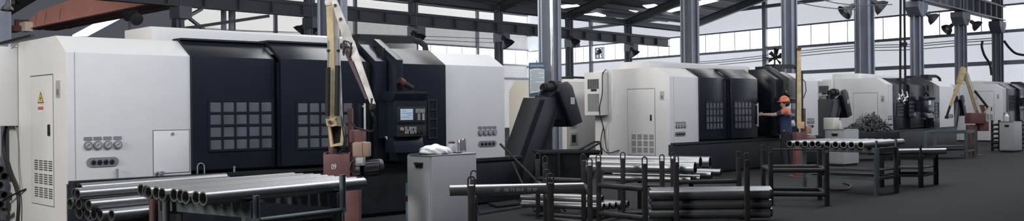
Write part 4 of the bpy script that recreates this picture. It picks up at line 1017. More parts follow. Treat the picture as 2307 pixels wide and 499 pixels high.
# ---------------------------------------------------------------- tube racks with lifting loops
def rack(label, posts, rails, mm='rack', pw=.062, group='stacking tube racks'):
    root = thing('tube_rack', label, 'rack', (0, 0, 0), 0, group)
    pp = []
    for (px, d, zt, lh) in posts:
        c = PX(px, d, 0); pp.append(c)
        m = MB(); m.box(c.x-pw/2, c.x+pw/2, c.y-pw/2, c.y+pw/2, 0, zt, .004); m.box(c.x-.05, c.x+.05, c.y-.05, c.y+.05, 0, .012); po = m.build('post', mm, root)
        if lh:
            r = .030; pts = [c+Vector((-r, 0, zt-.06))]+[c+Vector((-r*math.cos(math.pi*k/8), 0, zt+lh-r+r*math.sin(math.pi*k/8))) for k in range(9)]+[c+Vector((r, 0, zt-.06))]
            m = MB(); m.path(pts, .008, 8); m.build('lifting_loop', mm, po)
    for (i, j, z, r) in rails:
        a = pp[i]+Vector((0, 0, z)); b = pp[j]+Vector((0, 0, z)); d = (b-a).normalized()*.02
        m = MB(); m.cyl(a+d, b-d, r, n=12); m.build('rail', mm, root)
    return settle(root)
LH = .085; ZP = .82
rack('black tube rack at bottom centre carrying one marked tube', [(1060, 8.65, ZP, LH), (1066, 9.5, ZP, LH), (1238, 8.9, ZP, LH), (1230, 9.5, ZP, LH)],
     [(0, 1, .664, .03), (2, 3, .664, .03), (0, 1, .12, .03), (2, 3, .12, .03), (0, 2, .12, .03), (1, 3, .12, .03)])
p0 = P(1013, 433.5, 9.05); p1 = P(1314, 431.5, 9.2); p1.z = p0.z = .745
tube_thing(p0, p1, .052, 'single steel tube with white handwritten marks lying across the bottom centre rack', None)
tb = bpy.data.objects[[o.name for o in COL.objects if o.name.startswith('steel_tube')][-1]]
me = text_mesh("157   081T5 20-8   22 50", .040, .0008); o = bpy.data.objects.new('chalk_mark', me); COL.objects.link(o); me.materials.append(M['lgrey']); o.parent = tb
for v in me.vertices:                        # wrap the writing on the tube
    a = math.radians(-2)+v.co.y/.0528; rr = .0526+v.co.z
    x = v.co.x; v.co = (x-.02, -rr*math.cos(a), rr*math.sin(a)-.0)
o.rotation_euler = (0, 0, math.atan2(p1.y-p0.y, p1.x-p0.x))
rack('black tube rack left of centre holding the lowest short tubes', [(1210, 13.2, ZP, LH), (1227, 12.3, ZP, LH), (1313, 12.75, ZP, LH), (1327, 11.6, ZP, LH)],
     [(0, 2, .55, .03), (0, 2, .06, .025), (1, 3, .10, .03), (0, 1, .50, .03), (2, 3, .50, .03)])
rack('black tube rack at centre whose slanting rails cross the dark tube ends', [(1347, 12.5, ZP, LH), (1451, 11.86, ZP, LH), (1402, 13.2, ZP, LH), (1490, 13.02, ZP-.03, LH)],
     [(0, 1, .507, .036), (0, 1, .14, .036), (2, 3, .45, .03), (0, 2, .075, .03), (2, 3, .075, .03)])
rack('black tube rack at centre right holding the bundle of long tubes', [(1522, 12.12, ZP, LH), (1681, 12.15, ZP+.02, LH), (1515, 12.97, ZP, LH), (1663, 13.06, ZP, LH)],
     [(0, 1, .045, .03), (2, 3, .045, .03), (0, 2, .045, .03), (1, 3, .045, .03), (2, 3, .50, .03)])
rack('empty black tube rack standing in front of the ten tube table', [(1735, 14.65, ZP, LH), (1861, 14.5, ZP, LH), (1718, 15.6, ZP, LH), (1845, 15.45, ZP, LH)],
     [(0, 1, .54, .036), (0, 1, .175, .036), (2, 3, .54, .033), (2, 3, .175, .033), (0, 1, .86, .012), (0, 2, .54, .03), (1, 3, .54, .03), (0, 2, .175, .03), (1, 3, .175, .03)])
# big tubes on the back racks
db = Vector((-.885, .466, 0)); GB = 'large steel tubes on the back rack'
bigs = [((1565, 380, 13.1), 1313, .086, .715, 'nearest large steel tube in the upper layer of the back stack'), ((1577, 367, 13.35), 1330, .086, .775, 'middle large steel tube in the upper layer of the back stack'),
        ((1599, 367, 13.62), 1354, .086, .763, 'farthest large steel tube in the upper layer of the back stack'),
        ((1623, 390, 13.92), 1440, .056, .603, 'farthest of the thinner steel tubes under the big back stack'), ((1602, 396, 13.47), 1400, .056, .597, 'third nearest of the thinner steel tubes under the big back stack'),
        ((1577, 402, 13.22), 1380, .05, .572, 'second nearest of the thinner steel tubes under the big back stack'), ((1556, 403, 13.14), 1360, .05, .565, 'nearest of the thinner steel tubes under the big back stack')]
for (x, y, d), xl, r, z, lab in bigs:
    z = P(x, y, d).z-(.012 if y == 403 else 0); p0 = PX(x, d, z); p1 = col_on_line(p0, db, xl); p1.z = z; tube_thing(p0, p1, r, lab, GB)
# a low trestle carries the back stack
root = thing('tube_trestle', 'low black trestle under the big back stack of tubes', 'trestle')
for k in (.35, 1.15):
    c = PX(1590, 13.5, 0)+db*k; pd = Vector((.466, .885, 0))
    m = MB(); m.bar(c-pd*.45+Vector((0, 0, .45)), c+pd*.45+Vector((0, 0, .45)), .06, .06)
    for s in (-.4, .4): q = c+pd*s; m.box(q.x-.03, q.x+.03, q.y-.03, q.y+.03, 0, .43)
    m.build('support_frame', 'rack', root)
settle(root)
# short tubes with dark open ends
GS = 'short tubes on the low centre rails'
for i, (x, y, z) in enumerate(((1361, 467, .17), (1383, 463, .17), (1391, 463, .17), (1413, 459, .17), (1427, 458, .17))):
    p = GZ(x, y, z); pd = Vector((.466, .885, 0)); c0_ = GZ(1361, 467, .17).dot(pd)+.118*i; t = p.dot(db)
    p0 = pd*c0_+db*t+Vector((0, 0, z)); p1 = p0+db*(1.25-.05*i)
    tube_thing(p0, p1, .052, '%s short steel tube in the lower row behind the slanting rails' % ['nearest', 'second', 'third', 'fourth', 'farthest'][i], GS)
for i, (x, y, k) in enumerate(((1371.5, 446, .5), (1393.5, 441, 1.5))):
    p = GZ(x, y, .26); p0 = pd*(GZ(1361, 467, .17).dot(pd)+.118*k)+db*p.dot(db)+Vector((0, 0, .26))
    tube_thing(p0, p0+db*1.2, .052, '%s short steel tube lying on top of the lower row behind the slanting rails' % ['left', 'right'][i], GS)
for i, k in enumerate((.3, .95)):
    c = GZ(1361, 467, .17)+db*k; c.z = 0; m = MB(); m.bar(c-pd*.10+Vector((0, 0, .058)), c+pd*.58+Vector((0, 0, .058)), .06, .116); o = m.build('sleeper_beam', 'rack'); tag(o, '%s dark sleeper beam under the short tubes at bottom centre' % ['right', 'left'][i], 'beam', 'sleepers'); settle(o)
# bundle of long tubes
GL = 'long tubes in the centre right bundle'; rr = .062
for r_, z in enumerate((.14, .265, .39)):
    for i in range(5):
        d = 12.30+.130*i+(.02 if r_ == 1 else 0); x0 = 1459+((i*7+r_*5) % 9); x1 = 1731+((i*5+r_*3) % 6)
        a = PX(x0, d, z); b = PX(x1, d, z)
        tube_thing(a, b, rr-.001, '%s tube in the %s layer of the long bundle at centre right' % (['front', 'second', 'third', 'fourth', 'back'][i], ['bottom', 'middle', 'top'][r_]), GL)
# ten tube table on the right
GT = 'ten tubes on the right table'; d43, c43 = perp_of(43); zt3 = .862; r3 = .057
xs = [1780, 1796, 1813.5, 1830, 1843, 1864, 1882, 1900, 1918, 1939]; ys = [325, 325, 325.4, 325.6, 326, 326.3, 326.6, 327, 327.3, 327.6]
pc = []
for x, y in zip(xs, ys): p = GZ(x, y, zt3); pc.append([p.dot(c43), p.dot(d43)])
for i in range(8, -1, -1): pc[i][0] = min(pc[i][0], pc[i+1][0]-(2*r3+.003))
for i, (c, t) in enumerate(pc):
    p0 = c43*c+d43*t+Vector((0, 0, zt3)); p1 = p0+d43*(1.62+.02*(i % 3))
    if i == 9: p1 = col_on_line(p0, d43, 2031)
    lab = ('farthest left' if i == 0 else 'nearest, rightmost' if i == 9 else '%s from the left' % ORD[i])+' of the ten open tube ends on the right table'
    tube_thing(p0, p1, r3, lab, GT)
def table(label, corners, zt, beams, stubs, mm='green', shelf=None, name='tube_table', lw=.07):
    root = thing(name, label, 'table'); zt0 = zt
    for i, c in enumerate(corners):
        m = MB(); m.box(c.x-lw/2, c.x+lw/2, c.y-lw/2, c.y+lw/2, 0, zt-.005, .004); lg = m.build('leg', mm, root)
        if stubs and i in stubs: m = MB(); m.cyl(c+Vector((0, 0, zt-.01)), c+Vector((0, 0, zt+stubs[i])), .022, n=12); m.build('stop_post', mm, root)
    n = len(corners)
    for a, b in beams:
        m = MB(); m.bar(corners[a]+Vector((0, 0, zt-.04)), corners[b]+Vector((0, 0, zt-.04)), .05, .08); m.build('top_beam', mm, root)
        if shelf: m = MB(); m.bar(corners[a]+Vector((0, 0, shelf)), corners[b]+Vector((0, 0, shelf)), .04, .05); m.build('lower_rail', mm, root)
    if shelf:
        m = MB(); q = [c+(sum(corners, Vector())/n-c)*.05 for c in corners]; m._faces([v+Vector((0, 0, shelf+.12+dz)) for dz in (0, .02) for v in q], [(0, 1, 2, 3), (7, 6, 5, 4), (0, 4, 5, 1), (1, 5, 6, 2), (2, 6, 7, 3), (3, 7, 4, 0)]); m.build('shelf', 'rack', root)
    return settle(root)
L1 = PX(1967, 16.12, 0)+c43*.05; L2 = PX(2011, 16.65, 0)+c43*.05; offv = -c43*1.30
table('grey green steel table under the row of ten open tubes', [L1, L2, L2+offv, L1+offv], zt3-r3-.003, [(0, 1), (1, 2), (2, 3), (3, 0)], {0: .13, 1: .13}, 'green', .28)
# low tube table behind it
K1_ = PX(2073, 17.6, 0); K2_ = PX(2107, 18.25, 0); bk = PX(1985, 17.75, 0)-K1_
table('low dark steel stand with pale tubes, right of the ten tube table', [K1_, K2_, K2_+bk, K1_+bk], .595, [(0, 1), (1, 2), (2, 3), (3, 0)], {0: .2}, 'rack', .22)
for i in range(4):
    d = 17.80+.115*i; a = PX(1952, d, .65); b = PX(2128+2*(i % 2), d, .65)
    tube_thing(a, b, .052, '%s of four pale tubes on the low stand right of the ten tube table' % ['front one', 'second', 'third', 'rear one'][i], 'pale tubes on the low stand')
Q = [PX(2084, 26.6, 0), PX(2145, 26.7, 0), PX(2194, 27.7, 0), PX(2120, 28.6, 0)]
table('dark steel work frame in front of the third lathe, before the folded arm', [Q[0], Q[1]+Vector((.55, .35, 0)), Q[2], PX(2105, 28.0, 0)], .80, [(0, 1), (1, 2), (2, 3), (3, 0)], None, 'green', .22, 'work_frame')
# dark storage rack by the far right cabinet
root = thing('storage_rack', 'dark rack of stacked bars left of the far right cabinet', 'rack')
c = PX(2243, 31.6, 0)
for s in (-.12, .12):
    m = MB(); m.box(c.x+s-.03, c.x+s+.03, c.y-.03, c.y+.03, 0, 1.02); m.build('post', 'rack', root)
for k in range(6):
    m = MB(); m.cyl(c+Vector((-.16, -.06, .12+.15*k)), c+Vector((.55, .25, .12+.15*k)), .04, n=12); m.build('bar', 'blacksteel', root)
settle(root)
root = thing('storage_rack', 'dark rack of stacked bars at the right frame edge behind the far cabinet', 'rack')
c = PX(2304, 31.6, 0)
for s in (-.05, .3):
    m = MB(); m.box(c.x+s-.03, c.x+s+.03, c.y-.03, c.y+.03, 0, 1.02); m.build('post', 'rack', root)
for k in range(6):
    m = MB(); m.cyl(c+Vector((-.12, -.06, .12+.15*k)), c+Vector((.55, -.06, .12+.15*k)), .04, n=12); m.build('bar', 'blacksteel', root)
settle(root)

# ---------------------------------------------------------------- left edge: stored tubes, cables
for i, (x, y, z) in enumerate(((4, 383, .75), (13, 398, .64), (2, 418, .62), (12, 440, .45), (3, 462, .40))):
    d = 12.05; p = PX(x-4, d, 0); p.z = P(x, y, d).z
    tube_thing(p, p+Vector((-.42, .42, 0)), .05, '%s dark tube end counted from the top at the far left edge' % ORD[i], 'dark tubes at the far left edge', 'blacksteel')
root = thing('storage_rack', 'dark rack holding tube ends at the far left edge', 'rack')
c = PX(9, 11.95, 0)
for z in (.30, .55, .80):
    pass
for a_, b_2, d in ((-40, 18, 12.0), (-40, 12, 12.4)): m = MB(); m.bar(PX(a_, d, .27), PX(b_2, d, .27), .06, .05); m.build('shelf_bar', 'rack', root)
for x in (-30, -8):
    m = MB(); q = PX(x, 12.75, 0); m.box(q.x-.02, q.x+.02, q.y-.02, q.y+.02, 0, 1.0); m.build('post', 'rack', root)
settle(root)
def cable(label, pts, r, m='cable', name='cable', group=None):
    mb = MB(); q = [Vector(p) for p in pts]; out = []
    for i in range(len(q)-1):                 # Catmull-Rom
        a, b, c, d = q[max(i-1, 0)], q[i], q[i+1], q[min(i+2, len(q)-1)]
        for k in range(6):
            t = k/6; out.append(.5*((2*b)+(c-a)*t+(2*a-5*b+4*c-d)*t*t+(3*b-a-3*c+d)*t**3))
    out.append(q[-1]); mb.path(out, r, 8); o = mb.build(name, m); tag(o, label, 'cable', group); return settle(o)
def e1(px, py, out=.04): y, z = f1.fe(px, py, 0); return f1.w(-out, y, z)
cable('thick black cable hanging down the end of the left lathe', [e1(22, 287), e1(17, 310), e1(18, 345), e1(28, 385), e1(44, 425), e1(50, 460), f1.w(-.06, 1.62, .06)], .022)
cable('thin grey cable running down the white end wall of the left lathe', [e1(42, 100, .02), e1(33, 150, .27), e1(32, 210, .27), e1(41, 285, .03), e1(46, 380, .02), e1(52, 430, .03)], .008, 'grey')
cable('short black cable looping from the floor to the left lathe end', [e1(60, 427, .01), e1(46, 437, .06), e1(30, 450, .1), e1(12, 470, .12), f1.w(-.1, 2.0, .03)], .012)
m = MB(); c = f1.w(-.20, 1.75, 0); m.lathe([(0, 0), (.16, 0), (.17, .05), (.12, .14), (.05, .2), (0, .2)], c, 20); o = m.build('cable_coil', 'black'); tag(o, 'dark coil of cable on the floor at the left lathe end', 'cable coil'); settle(o)
m = MB(); m.bar(f1.w(-.12, 1.95, 2.41), f1.w(.02, 1.2, 2.47), .05, .03); o = m.build('cable_tray', 'base'); tag(o, 'short cable tray on the roof corner of the left lathe', 'cable tray'); settle(o)
def e2(px, py, out=.04): y, z = f2.fe(px, py, 0); return f2.w(-out, y, z)
cable('grey cable hanging in front of the middle lathe cooling unit', [e2(1366, 157, .02), e2(1373, 170, .25), e2(1373, 210, .26), e2(1366, 250, .25), e2(1363, 290, .05), e2(1368, 330, .05), e2(1372, 342, .03)], .012, 'cable')
cable('black cable looping low on the middle lathe end wall', [e2(1363, 285, .05), e2(1357, 315, .05), e2(1360, 335, .06), e2(1375, 345, .06), e2(1396, 339, .02)], .012)
# ---------------------------------------------------------------- things on the left lathe ledge
for i, (x, y, h, lab) in enumerate(((264, 408, .09, 'slim steel pin standing on the left lathe ledge above the low pile'), (349, 404, .05, 'curved clamp piece on the left lathe ledge, behind the table tubes'),
                                    (362, 404, .055, 'short steel bush on the left lathe ledge beside the curved clamp'), (528, 393, .05, 'small bolt standing on the lathe ledge left of the red pedestal'))):
    s, z = f1.fs(x, y, -.03); p = f1.w(s, -.03, HB-.012)
    m = MB()
    if i == 1: m.path([p, p+Vector((.01, 0, h*.7)), p+Vector((.035, 0, h)), p+Vector((.06, 0, h*.8)), p+Vector((.065, 0, .02))], .014, 8)
    elif i == 2: m.lathe([(0, 0), (.035, 0), (.038, .01), (.038, h), (.03, h), (0, h)], p, 16)
    else: m.lathe([(0, 0), (.012, 0), (.012, h), (.016, h), (.016, h+.02), (0, h+.02)], p, 10)
    o = m.build(['pin', 'clamp', 'bush', 'bolt'][i], 'grey'); tag(o, lab, 'small part'); settle(o)
s, z = f1.fs(445, 400, -.04); p = f1.w(s, -.04, HB-.012)
m = MB(); m.path([p]+[p+f1.L*(.045-.045*math.cos(math.pi*k/8))+Vector((0, 0, .08+.05*math.sin(math.pi*k/8))) for k in range(9)]+[p+f1.L*.09], .008, 8); o = m.build('wire_loop', 'grey'); tag(o, 'thin metal loop standing on the left lathe ledge below the first window', 'loop'); settle(o)

# ---------------------------------------------------------------- floor clutter below the near conveyor
for i, (pp, zz_, lab, mm) in enumerate(((((1075, 463), (1150, 450), (1206, 462), (1080, 482)), .03, 'dark steel drip tray on the floor in front of the left lathe right end', 'base'),
                                 (((1100, 458), (1160, 451), (1172, 458), (1120, 464)), .07, 'folded dark sheet lying on the drip tray', 'black'))):
    q = [GZ(x, y, zz_) for x, y in pp]; m = MB(); m._faces(q+[v-Vector((0, 0, .03 if i == 0 else .025)) for v in q], [(0, 1, 2, 3), (7, 6, 5, 4), (0, 4, 5, 1), (1, 5, 6, 2), (2, 6, 7, 3), (3, 7, 4, 0)])
    o = m.build('drip_tray' if i == 0 else 'folded_sheet', mm); tag(o, lab, 'tray' if i == 0 else 'sheet'); settle(o)
cable('black air hose lying on the floor under the ten tube table', [PX(1857, 17.6, .02), PX(1870, 17.2, .02), PX(1890, 17.0, .02), PX(1908, 17.3, .02), PX(1915, 18.0, .02), PX(1898, 18.6, .02)], .016)

# ---------------------------------------------------------------- notice board
root = thing('notice_board', 'white and blue notice board of work rules hung on the near column', 'notice board')
dB_ = 19.9; t = P(1210, 180, dB_); wB = 37*dB_/F; hB = 78*dB_/F; mat4 = Matrix.Translation(t) @ Matrix.Rotation(.10, 4, 'Z')
def local(mb): mb.bm.transform(mat4); return mb
m = MB(); m.box(-wB/2, wB/2, 0, .02, -hB/2, hB/2); local(m).build('frame', 'signblue', root)
m = MB(); wv = [(-wB*.45, -hB*.40)]+[(-wB*.45+wB*.9*k/10, -hB*(.40-.02*k/10+.025*math.sin(math.pi*k/10)*(-1))) for k in range(1, 11)]
top = [(wB*.45-wB*.9*k/10, hB*(.30+.025*math.sin(math.pi*k/10))) for k in range(11)]
m.prism(wv+top, 'y', -.004, .002); local(m).build('white_field', 'sign', root)
me = text_mesh('数控车床安全操作规程', .036, .0008); o = bpy.data.objects.new('title', me); COL.objects.link(o); me.materials.append(M['sign']); o.parent = root
xs_ = [v.co.x for v in me.vertices]; kx = wB*.80/max(1e-6, max(xs_)-min(xs_)); me.transform(mat4 @ Matrix.Translation((0, -.004, hB*.40)) @ Matrix.Rotation(math.pi/2, 4, 'X') @ Matrix.Diagonal((kx, 1.3, 1, 1)))
rnd = random.Random(11); m = MB(); y = hB*.27
for k in range(15):
    x = -wB*.40+(wB*.06 if k % 3 == 0 else 0); xe = wB*(.40 if k % 3 != 2 else rnd.uniform(-.1, .3))
    while x < xe:
        w_ = rnd.uniform(.010, .016); m.box(x, min(x+w_, xe), -.0055, -.003, y-.006, y+.006); x += w_+.004
    y -= hB*.62/15
local(m).build('rule_text', 'ink', root)
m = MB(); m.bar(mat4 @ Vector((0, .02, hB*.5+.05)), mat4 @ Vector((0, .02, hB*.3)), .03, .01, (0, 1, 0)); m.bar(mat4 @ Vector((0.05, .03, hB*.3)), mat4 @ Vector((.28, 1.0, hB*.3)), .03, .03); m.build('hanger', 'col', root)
settle(root)

# ---------------------------------------------------------------- lamps
def lamp(px, py, d, r, label, tilt=0, arm=None):
    p = P(px, py, d); a = Vector((math.sin(tilt), -.1, -math.cos(tilt))).normalized()
    root = thing('high_bay_lamp', label, 'lamp', (0, 0, 0), 0, 'bell shaped work lamps')
    m = MB(); m.lathe([(.22*r, -1.3*r), (.3*r, -1.25*r), (.32*r, -.75*r), (.45*r, -.6*r), (.8*r, -.25*r), (r, .25*r), (.97*r, .25*r), (.75*r, -.2*r), (.4*r, -.5*r), (.1*r, -.5*r)], p, 24, a); m.build('shade', 'lamp', root)
    m = MB(); m.lathe([(.02, -.5*r), (.25*r, -.45*r), (.38*r, -.1*r), (.25*r, .1*r), (.02, .15*r)], p, 16, a); m.build('bulb', 'lampglow', root)
    m = MB(); q = p-a*1.25*r; 
    e = P(arm[0], arm[1], arm[2] if len(arm) > 2 else d) if arm else q+Vector((0, 0, 1.2)); m.path([q, q+(e-q)*.3+Vector((0, 0, .1*r)), e], .03 if r > .2 else .02, 8); m.build('arm', 'lamp', root)
    settle(root)
lamp(17, 20, 12.6, .085, 'large bell lamp at the upper left corner beside the column', 0, (17, -8))
lamp(943, 89, 43, .36, 'bell lamp hanging right of the far column bracket above the control console', .7, (930, 70, 44.2))
lamp(1144, 100, 47.5, .36, 'bell lamp on the far column above the right end of the left lathe', .6, (1136, 80, 48.7))
lamp(1295, 98, 52.5, .34, 'bell lamp on the far column right of the notice board', .6, (1289, 84, 53.3))
lamp(1430, 122, 57, .34, 'bell lamp on the far column below the crane beam end, beside the square fan', .6, (1421, 108, 57.7))
lamp(675, 69, 40, .30, 'left of two lamps hanging under the crane beam beside the yellow arm', -.7, (684, 52, 40.4))
lamp(714, 72, 40, .34, 'right of two lamps hanging under the crane beam beside the yellow arm', .7, (703, 50, 40.4))
lamp(1905, 26, 34.5, .30, 'bell lamp left of the wide grey column at upper right', -.9, (1920, 8, 34.6))
lamp(1985, 16, 34.5, .30, 'bell lamp right of the wide grey column at upper right', .9, (1966, 2, 34.6))
lamp(2103, 42, 39.5, .28, 'small bell lamp under the crane rail, left of three in a row', .9, (2088, 30, 39.3))
lamp(2134, 66, 44, .28, 'small bell lamp below the crane rail, middle of three in a row', -.9, (2150, 50, 43.7))
lamp(2201, 58, 44.5, .28, 'small bell lamp below the crane rail, right of three in a row', .9, (2182, 44, 43.7))
for k, (x, y, lab, tl_) in enumerate(((302, 38, 'dark double floodlight above the left lathe, right of the red crane', .9),)):
    root = thing('floodlight', lab, 'lamp'); d = 30.4
    for dx, dy in ((-9, -6), (4, 3)):
        p = P(x+dx, y+dy, d); m = MB(); m.lathe([(.03, -.25), (.14, -.2), (.2, .1), (.2, .16), (.03, .18)], p, 20, (.5*(1 if dx > 0 else -1), -.8, -.3)); m.build('lamp_head', 'lamp', root)
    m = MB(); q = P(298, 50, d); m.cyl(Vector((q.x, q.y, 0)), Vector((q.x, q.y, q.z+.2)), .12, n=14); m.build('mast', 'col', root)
    m = MB(); m.bar(P(x-12, y+2, d), P(x+8, y+8, d), .06, .06); m.build('bracket', 'lamp', root); settle(root)
# ---------------------------------------------------------------- wall fans
def wall_fan(px, py, r, label, open_glow=True):
    s = es(px); z = None; q = EP(s, 0, .12); d = q.y; z = P(px, py, d).z
    root = thing('exhaust_fan', label, 'fan'); R = r
    def tr(mb):
        M4 = Matrix((( -EW.x, EN.x, 0, 0), (-EW.y, EN.y, 0, 0), (0, 0, 1, 0), (0, 0, 0, 1))); M4.translation = EP(s, z, 0)
        mb.bm.transform(M4); return mb
    m = MB()
    for a, b in (((-R*1.25, -R*1.25), (-R*1.05, R*1.25)), ((R*1.05, -R*1.25), (R*1.25, R*1.25)), ((-R*1.25, R*1.05), (R*1.25, R*1.25)), ((-R*1.25, -R*1.25), (R*1.25, -R*1.05))): m.box(a[0], b[0], .0, .3, a[1], b[1])
    tr(m).build('housing', 'rail', root)
    m = MB(); m.box(-R*1.05, R*1.05, .03, .05, -R*1.05, R*1.05); tr(m).build('opening', 'glow', root)
    m = MB(); m.cyl((0, .12, 0), (0, .28, 0), R*.22, n=16); m.bar((-R*1.05, .24, 0), (R*1.05, .24, 0), .08, .08); m.bar((0, .24, -R*1.05), (0, .24, R*1.05), .08, .08, (0, 1, 0)); tr(m).build('motor', 'base', root)
    for k in range(6):
        a = k*math.pi/3+.3; m = MB(); c, sn = math.cos(a), math.sin(a)
        pts = [(R*.2, -.06), (R*.95, -R*.22), (R*.95, R*.22), (R*.2, .06)]
        v = [(x*c-y*sn, .16+(.05 if y > 0 else -.05), x*sn+y*c) for x, y in pts]; m._faces(v+[(x, y+.02, zz_) for x, y, zz_ in v], [(0, 1, 2, 3), (7, 6, 5, 4), (0, 4, 5, 1), (1, 5, 6, 2), (2, 6, 7, 3), (3, 7, 4, 0)])
        tr(m).build('blade', 'base', root)
    return settle(root)
wall_fan(1356, 120, .36, 'square exhaust fan in the end wall windows, left of the near grey column')
wall_fan(1752, 131, .62, 'large exhaust fan under the windows beside the column behind the worker')
# ---------------------------------------------------------------- hoist hanging at the third lathe
root = thing('chain_hoist', 'pair of dark hoist straps with shiny hooks hanging before the third lathe', 'hoist')
dh_ = 28.8
for x0, x1 in ((2029, 2028), (2037, 2040)):
    m = MB(); m.bar(P(x0, -15, dh_), P(x1, 212, dh_), .055, .04, (0, 1, 0)); m.build('strap', 'black', root)
m = MB(); m.box(P(2034, 0, dh_).x-.09, P(2034, 0, dh_).x+.09, dh_-.08, dh_+.08, P(2034, 104, dh_).z, P(2034, 96, dh_).z); m.build('clamp', 'black', root)
for k, (x, y) in enumerate(((2024, 222), (2031, 214), (2036, 226), (2042, 218))):
    c = P(x, y, dh_-.02*k); m = MB(); m.path([c+Vector((0, 0, .16))]+[c+Vector((.055*math.sin(a), .0, .055*math.cos(a)+.02)) for a in [.3+.5*q for q in range(10)]], .020, 8); m.path([c+Vector((.01, 0, .15)), c+Vector((.03, -.03, .05)), c+Vector((-.02, -.02, -.05)), c+Vector((.02, 0, -.12))], .014, 8); m.build('hook', 'chrome', root)
settle(root)
# ---------------------------------------------------------------- wires and hoses along the walls
WG = 'thin wires strung below the windows'
def wall_pt(px, py): s = es(px); q = EP(s, 0, .35); return Vector((q.x, q.y, P(px, py, q.y).z))
for i, (ya, yb, yc) in enumerate(((140, 126, 104), (144, 131, 109), (149, 137, 116))):
    cable('%s thin wire sagging along the end wall below the windows' % ['upper', 'middle', 'lower'][i], [wall_pt(1575, ya), wall_pt(1640, (ya*2+yb)/3), wall_pt(1725, yb), wall_pt(1795, yb-9), wall_pt(1930, yc), wall_pt(2060, yc-4), wall_pt(2160, yc-12), wall_pt(2250, yc-18)], .022, 'wire', 'wire', WG)
for i, ys_ in enumerate(((66, 70, 72, 78, 82, 88), (72, 76, 79, 85, 90, 97))):
    cable('%s thin wire crossing the back wall above the left lathe' % ['upper', 'lower'][i], [P(x, y, d) for x, y, d in zip((430, 560, 640, 830, 960, 1120), ys_, (37, 39, 40, 44, 46, 50))], .014, 'wire', 'wire', WG)
for i, pts in enumerate((((1770, -4), (1800, 6), (1860, 17), (1930, 22)), ((1835, -6), (1880, 6), (1940, 12), (2010, 10)))):
    cable('%s overhead wire sagging near the top of the right columns' % ['left', 'right'][i], [P(x, y, 33.6) for x, y in pts], .018, 'wire', 'wire', WG)
cable('black cable hanging from the last column down to the lathe roof', [P(2214, 92, 47), P(2212, 105, 47), P(2218, 125, 47), P(2230, 145, 47), P(2234, 170, 47)], .06)
cable('black cable sweeping right from the last column', [P(2262, 92, 47), P(2274, 108, 47), P(2290, 121, 47), P(2320, 126, 47)], .06)

# ---------------------------------------------------------------- the worker
def skin_mesh(verts, edges, root_i=0, sub=2):
    me = bpy.data.meshes.new('sk'); me.from_pydata([v[0] for v in verts], edges, []); ob = bpy.data.objects.new('sk', me); COL.objects.link(ob)
    md = ob.modifiers.new('skin', 'SKIN'); md.use_smooth_shade = True
    for i, v in enumerate(verts):
        sv = me.skin_vertices[0].data[i]; r = v[1]; sv.radius = r if isinstance(r, tuple) else (r, r); sv.use_root = (i == root_i)
    sb = ob.modifiers.new('sub', 'SUBSURF'); sb.levels = sub; sb.render_levels = sub
    bpy.context.view_layer.update(); dg = bpy.context.evaluated_depsgraph_get()
    out = bpy.data.meshes.new_from_object(ob.evaluated_get(dg)); bpy.data.objects.remove(ob); bpy.data.meshes.remove(me); return out
def part(name, me, mats, parent):
    me.materials.clear()
    for q in mats: me.materials.append(M[q])
    me.shade_smooth(); o = bpy.data.objects.new(name, me); COL.objects.link(o); o.parent = parent; return o
PB = PX(1770, 22.7, 0); prot = math.radians(158)
root = thing('person', 'worker in orange helmet and navy shirt reaching to the open lathe door', 'person', PB, prot)
V = []; E_ = []
def av(p, r, prev=None):
    V.append((p, r)); i = len(V)-1
    if prev is not None: E_.append((prev, i))
    return i
# local: x forward, y left (towards the viewer), z up
pel = av((0, 0, .95), .085); wst = av((.01, 0, 1.10), .10, pel); chs = av((.0, 0, 1.28), .11, wst); upc = av((-.01, 0, 1.40), .09, chs)
nk = av((.01, 0, 1.475), .058, upc); nk2 = av((.03, 0, 1.51), .055, nk); hd0 = av((.045, 0, 1.565), (.082, .072), nk2); hd1 = av((.035, 0, 1.645), (.095, .078), hd0); hd2 = av((.025, 0, 1.71), (.07, .06), hd1)
nose = av((.135, 0, 1.585), .014, hd0)
for s in (-1, 1): av((.02, s*.085, 1.59), .016, hd0)
def arm(s, pts, hand_dir, curl):
    sh = av((-.01, s*.19, 1.405), .062, upc); el = av(pts[0], .045, sh); wr = av(pts[1], .030, el)
    h = Vector(hand_dir).normalized(); w = Vector(pts[1]); palm = av(tuple(w+h*.055), (.020, .036), wr); side = Vector((0, 0, 1)) if abs(h.z) < .7 else Vector((1, 0, 0)); out = h.cross(side)
    pe = w+h*.085
    for k, L in enumerate((.070, .078, .072, .055)):
        b = pe+side*(.027-.018*k); i = av(tuple(b), .0095, palm); c1 = b+h*L*.5; i = av(tuple(c1), .009, i); av(tuple(c1+(h*.5+out*curl).normalized()*L*.5), .008, i)
    t = w+h*.03+side*.035; i = av(tuple(t), .011, palm); av(tuple(t+(h*.7+side*.4+out*curl*.6).normalized()*.045), .009, i)
arm(1, ((.24, .22, 1.335), (.50, .10, 1.345)), (1, -.25, .05), -.9)
arm(-1, ((.02, -.27, 1.13), (.10, -.25, .90)), (.35, .1, -1), .5)
for s, fx_ in ((1, .03), (-1, -.05)):
    hp = av((0, s*.09, .90), .072, pel); kn = av((fx_+.02, s*.10, .50), .062, hp); an = av((fx_-.02, s*.10, .09), .042, kn); av((fx_+.06, s*.105, .045), .038, an); av((fx_+.15, s*.11, .035), .028, len(V)-1)
bodym = skin_mesh(V, E_); body = part('body', bodym, ['skin'], root)
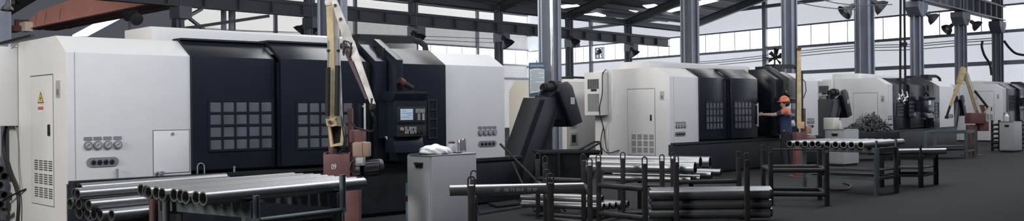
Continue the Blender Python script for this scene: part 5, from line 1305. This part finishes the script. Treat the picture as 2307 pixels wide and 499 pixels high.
# clothing, slightly larger than the body
def cloth(name, verts, edges, mats, f=None):
    me = skin_mesh(verts, edges)
    me.materials.clear()
    o = part(name, me, mats, root)
    if f:
        for p in me.polygons: p.material_index = f(p.center)
    return o
sv = [((0, 0, .80), .155), ((0, 0, .95), .153), ((.01, 0, 1.10), .142), ((.0, 0, 1.28), .158), ((-.01, 0, 1.40), .13), ((.005, 0, 1.465), .075),
      ((-.01, .195, 1.43), .085), ((.13, .215, 1.362), .068), ((.19, .222, 1.35), .066), ((-.01, -.195, 1.43), .085), ((.015, -.25, 1.22), .068), ((.02, -.268, 1.15), .066)]
cloth('shirt', sv, [(0, 1), (1, 2), (2, 3), (3, 4), (4, 5), (4, 6), (6, 7), (7, 8), (4, 9), (9, 10), (10, 11)], ['navy', 'orange'],
      lambda c: 1 if (c.z > 1.33+.25*max(0, c.x) and c.x < .07) else 0)
tv = [((0, 0, 1.04), .13), ((0, .09, .88), .116), ((.05, .10, .50), .085), ((.01, .10, .16), .075), ((.01, .10, .085), .075), ((0, -.09, .88), .116), ((-.03, -.10, .50), .085), ((-.07, -.10, .16), .075), ((-.07, -.10, .085), .075)]
cloth('trousers', tv, [(0, 1), (1, 2), (2, 3), (3, 4), (0, 5), (5, 6), (6, 7), (7, 8)], ['trousers'])
for s, x in ((1, .03), (-1, -.05)):
    me = skin_mesh([((x-.06, s*.10, .06), .055), ((x+.04, s*.105, .052), .052), ((x+.16, s*.112, .042), .042)], [(0, 1), (1, 2)]); 
    for v in me.vertices: v.co.z = max(v.co.z, .004)
    part('shoe', me, ['shoe'], root)
m = MB()
bmesh.ops.create_uvsphere(m.bm, u_segments=24, v_segments=14, radius=1)
for v in m.bm.verts:
    x, y, z = v.co; v.co = (.03+x*.125, y*.108, 1.655+max(z, -.08)*.122+(.012*(1-abs(y)*2) if z > .6 else 0))
m.prism([(.03+.138*math.cos(a)+(.035 if math.cos(a) > .3 else 0), .120*math.sin(a)) for a in [2*math.pi*k/28 for k in range(28)]], 'z', 1.642, 1.654)
m.build('helmet', 'helmet', root, 50)
m = MB(); bmesh.ops.create_uvsphere(m.bm, u_segments=16, v_segments=10, radius=1)
for v in m.bm.verts: x, y, z = v.co; v.co = (-.005+x*.098, y*.088, 1.60+z*.078)
m.build('hair', 'hair', root, 60)
for s in (1, -1):
    m = MB(); bmesh.ops.create_uvsphere(m.bm, u_segments=8, v_segments=6, radius=.011); bmesh.ops.translate(m.bm, verts=m.bm.verts, vec=(.118, s*.032, 1.615)); m.build('eye', 'hair', root)
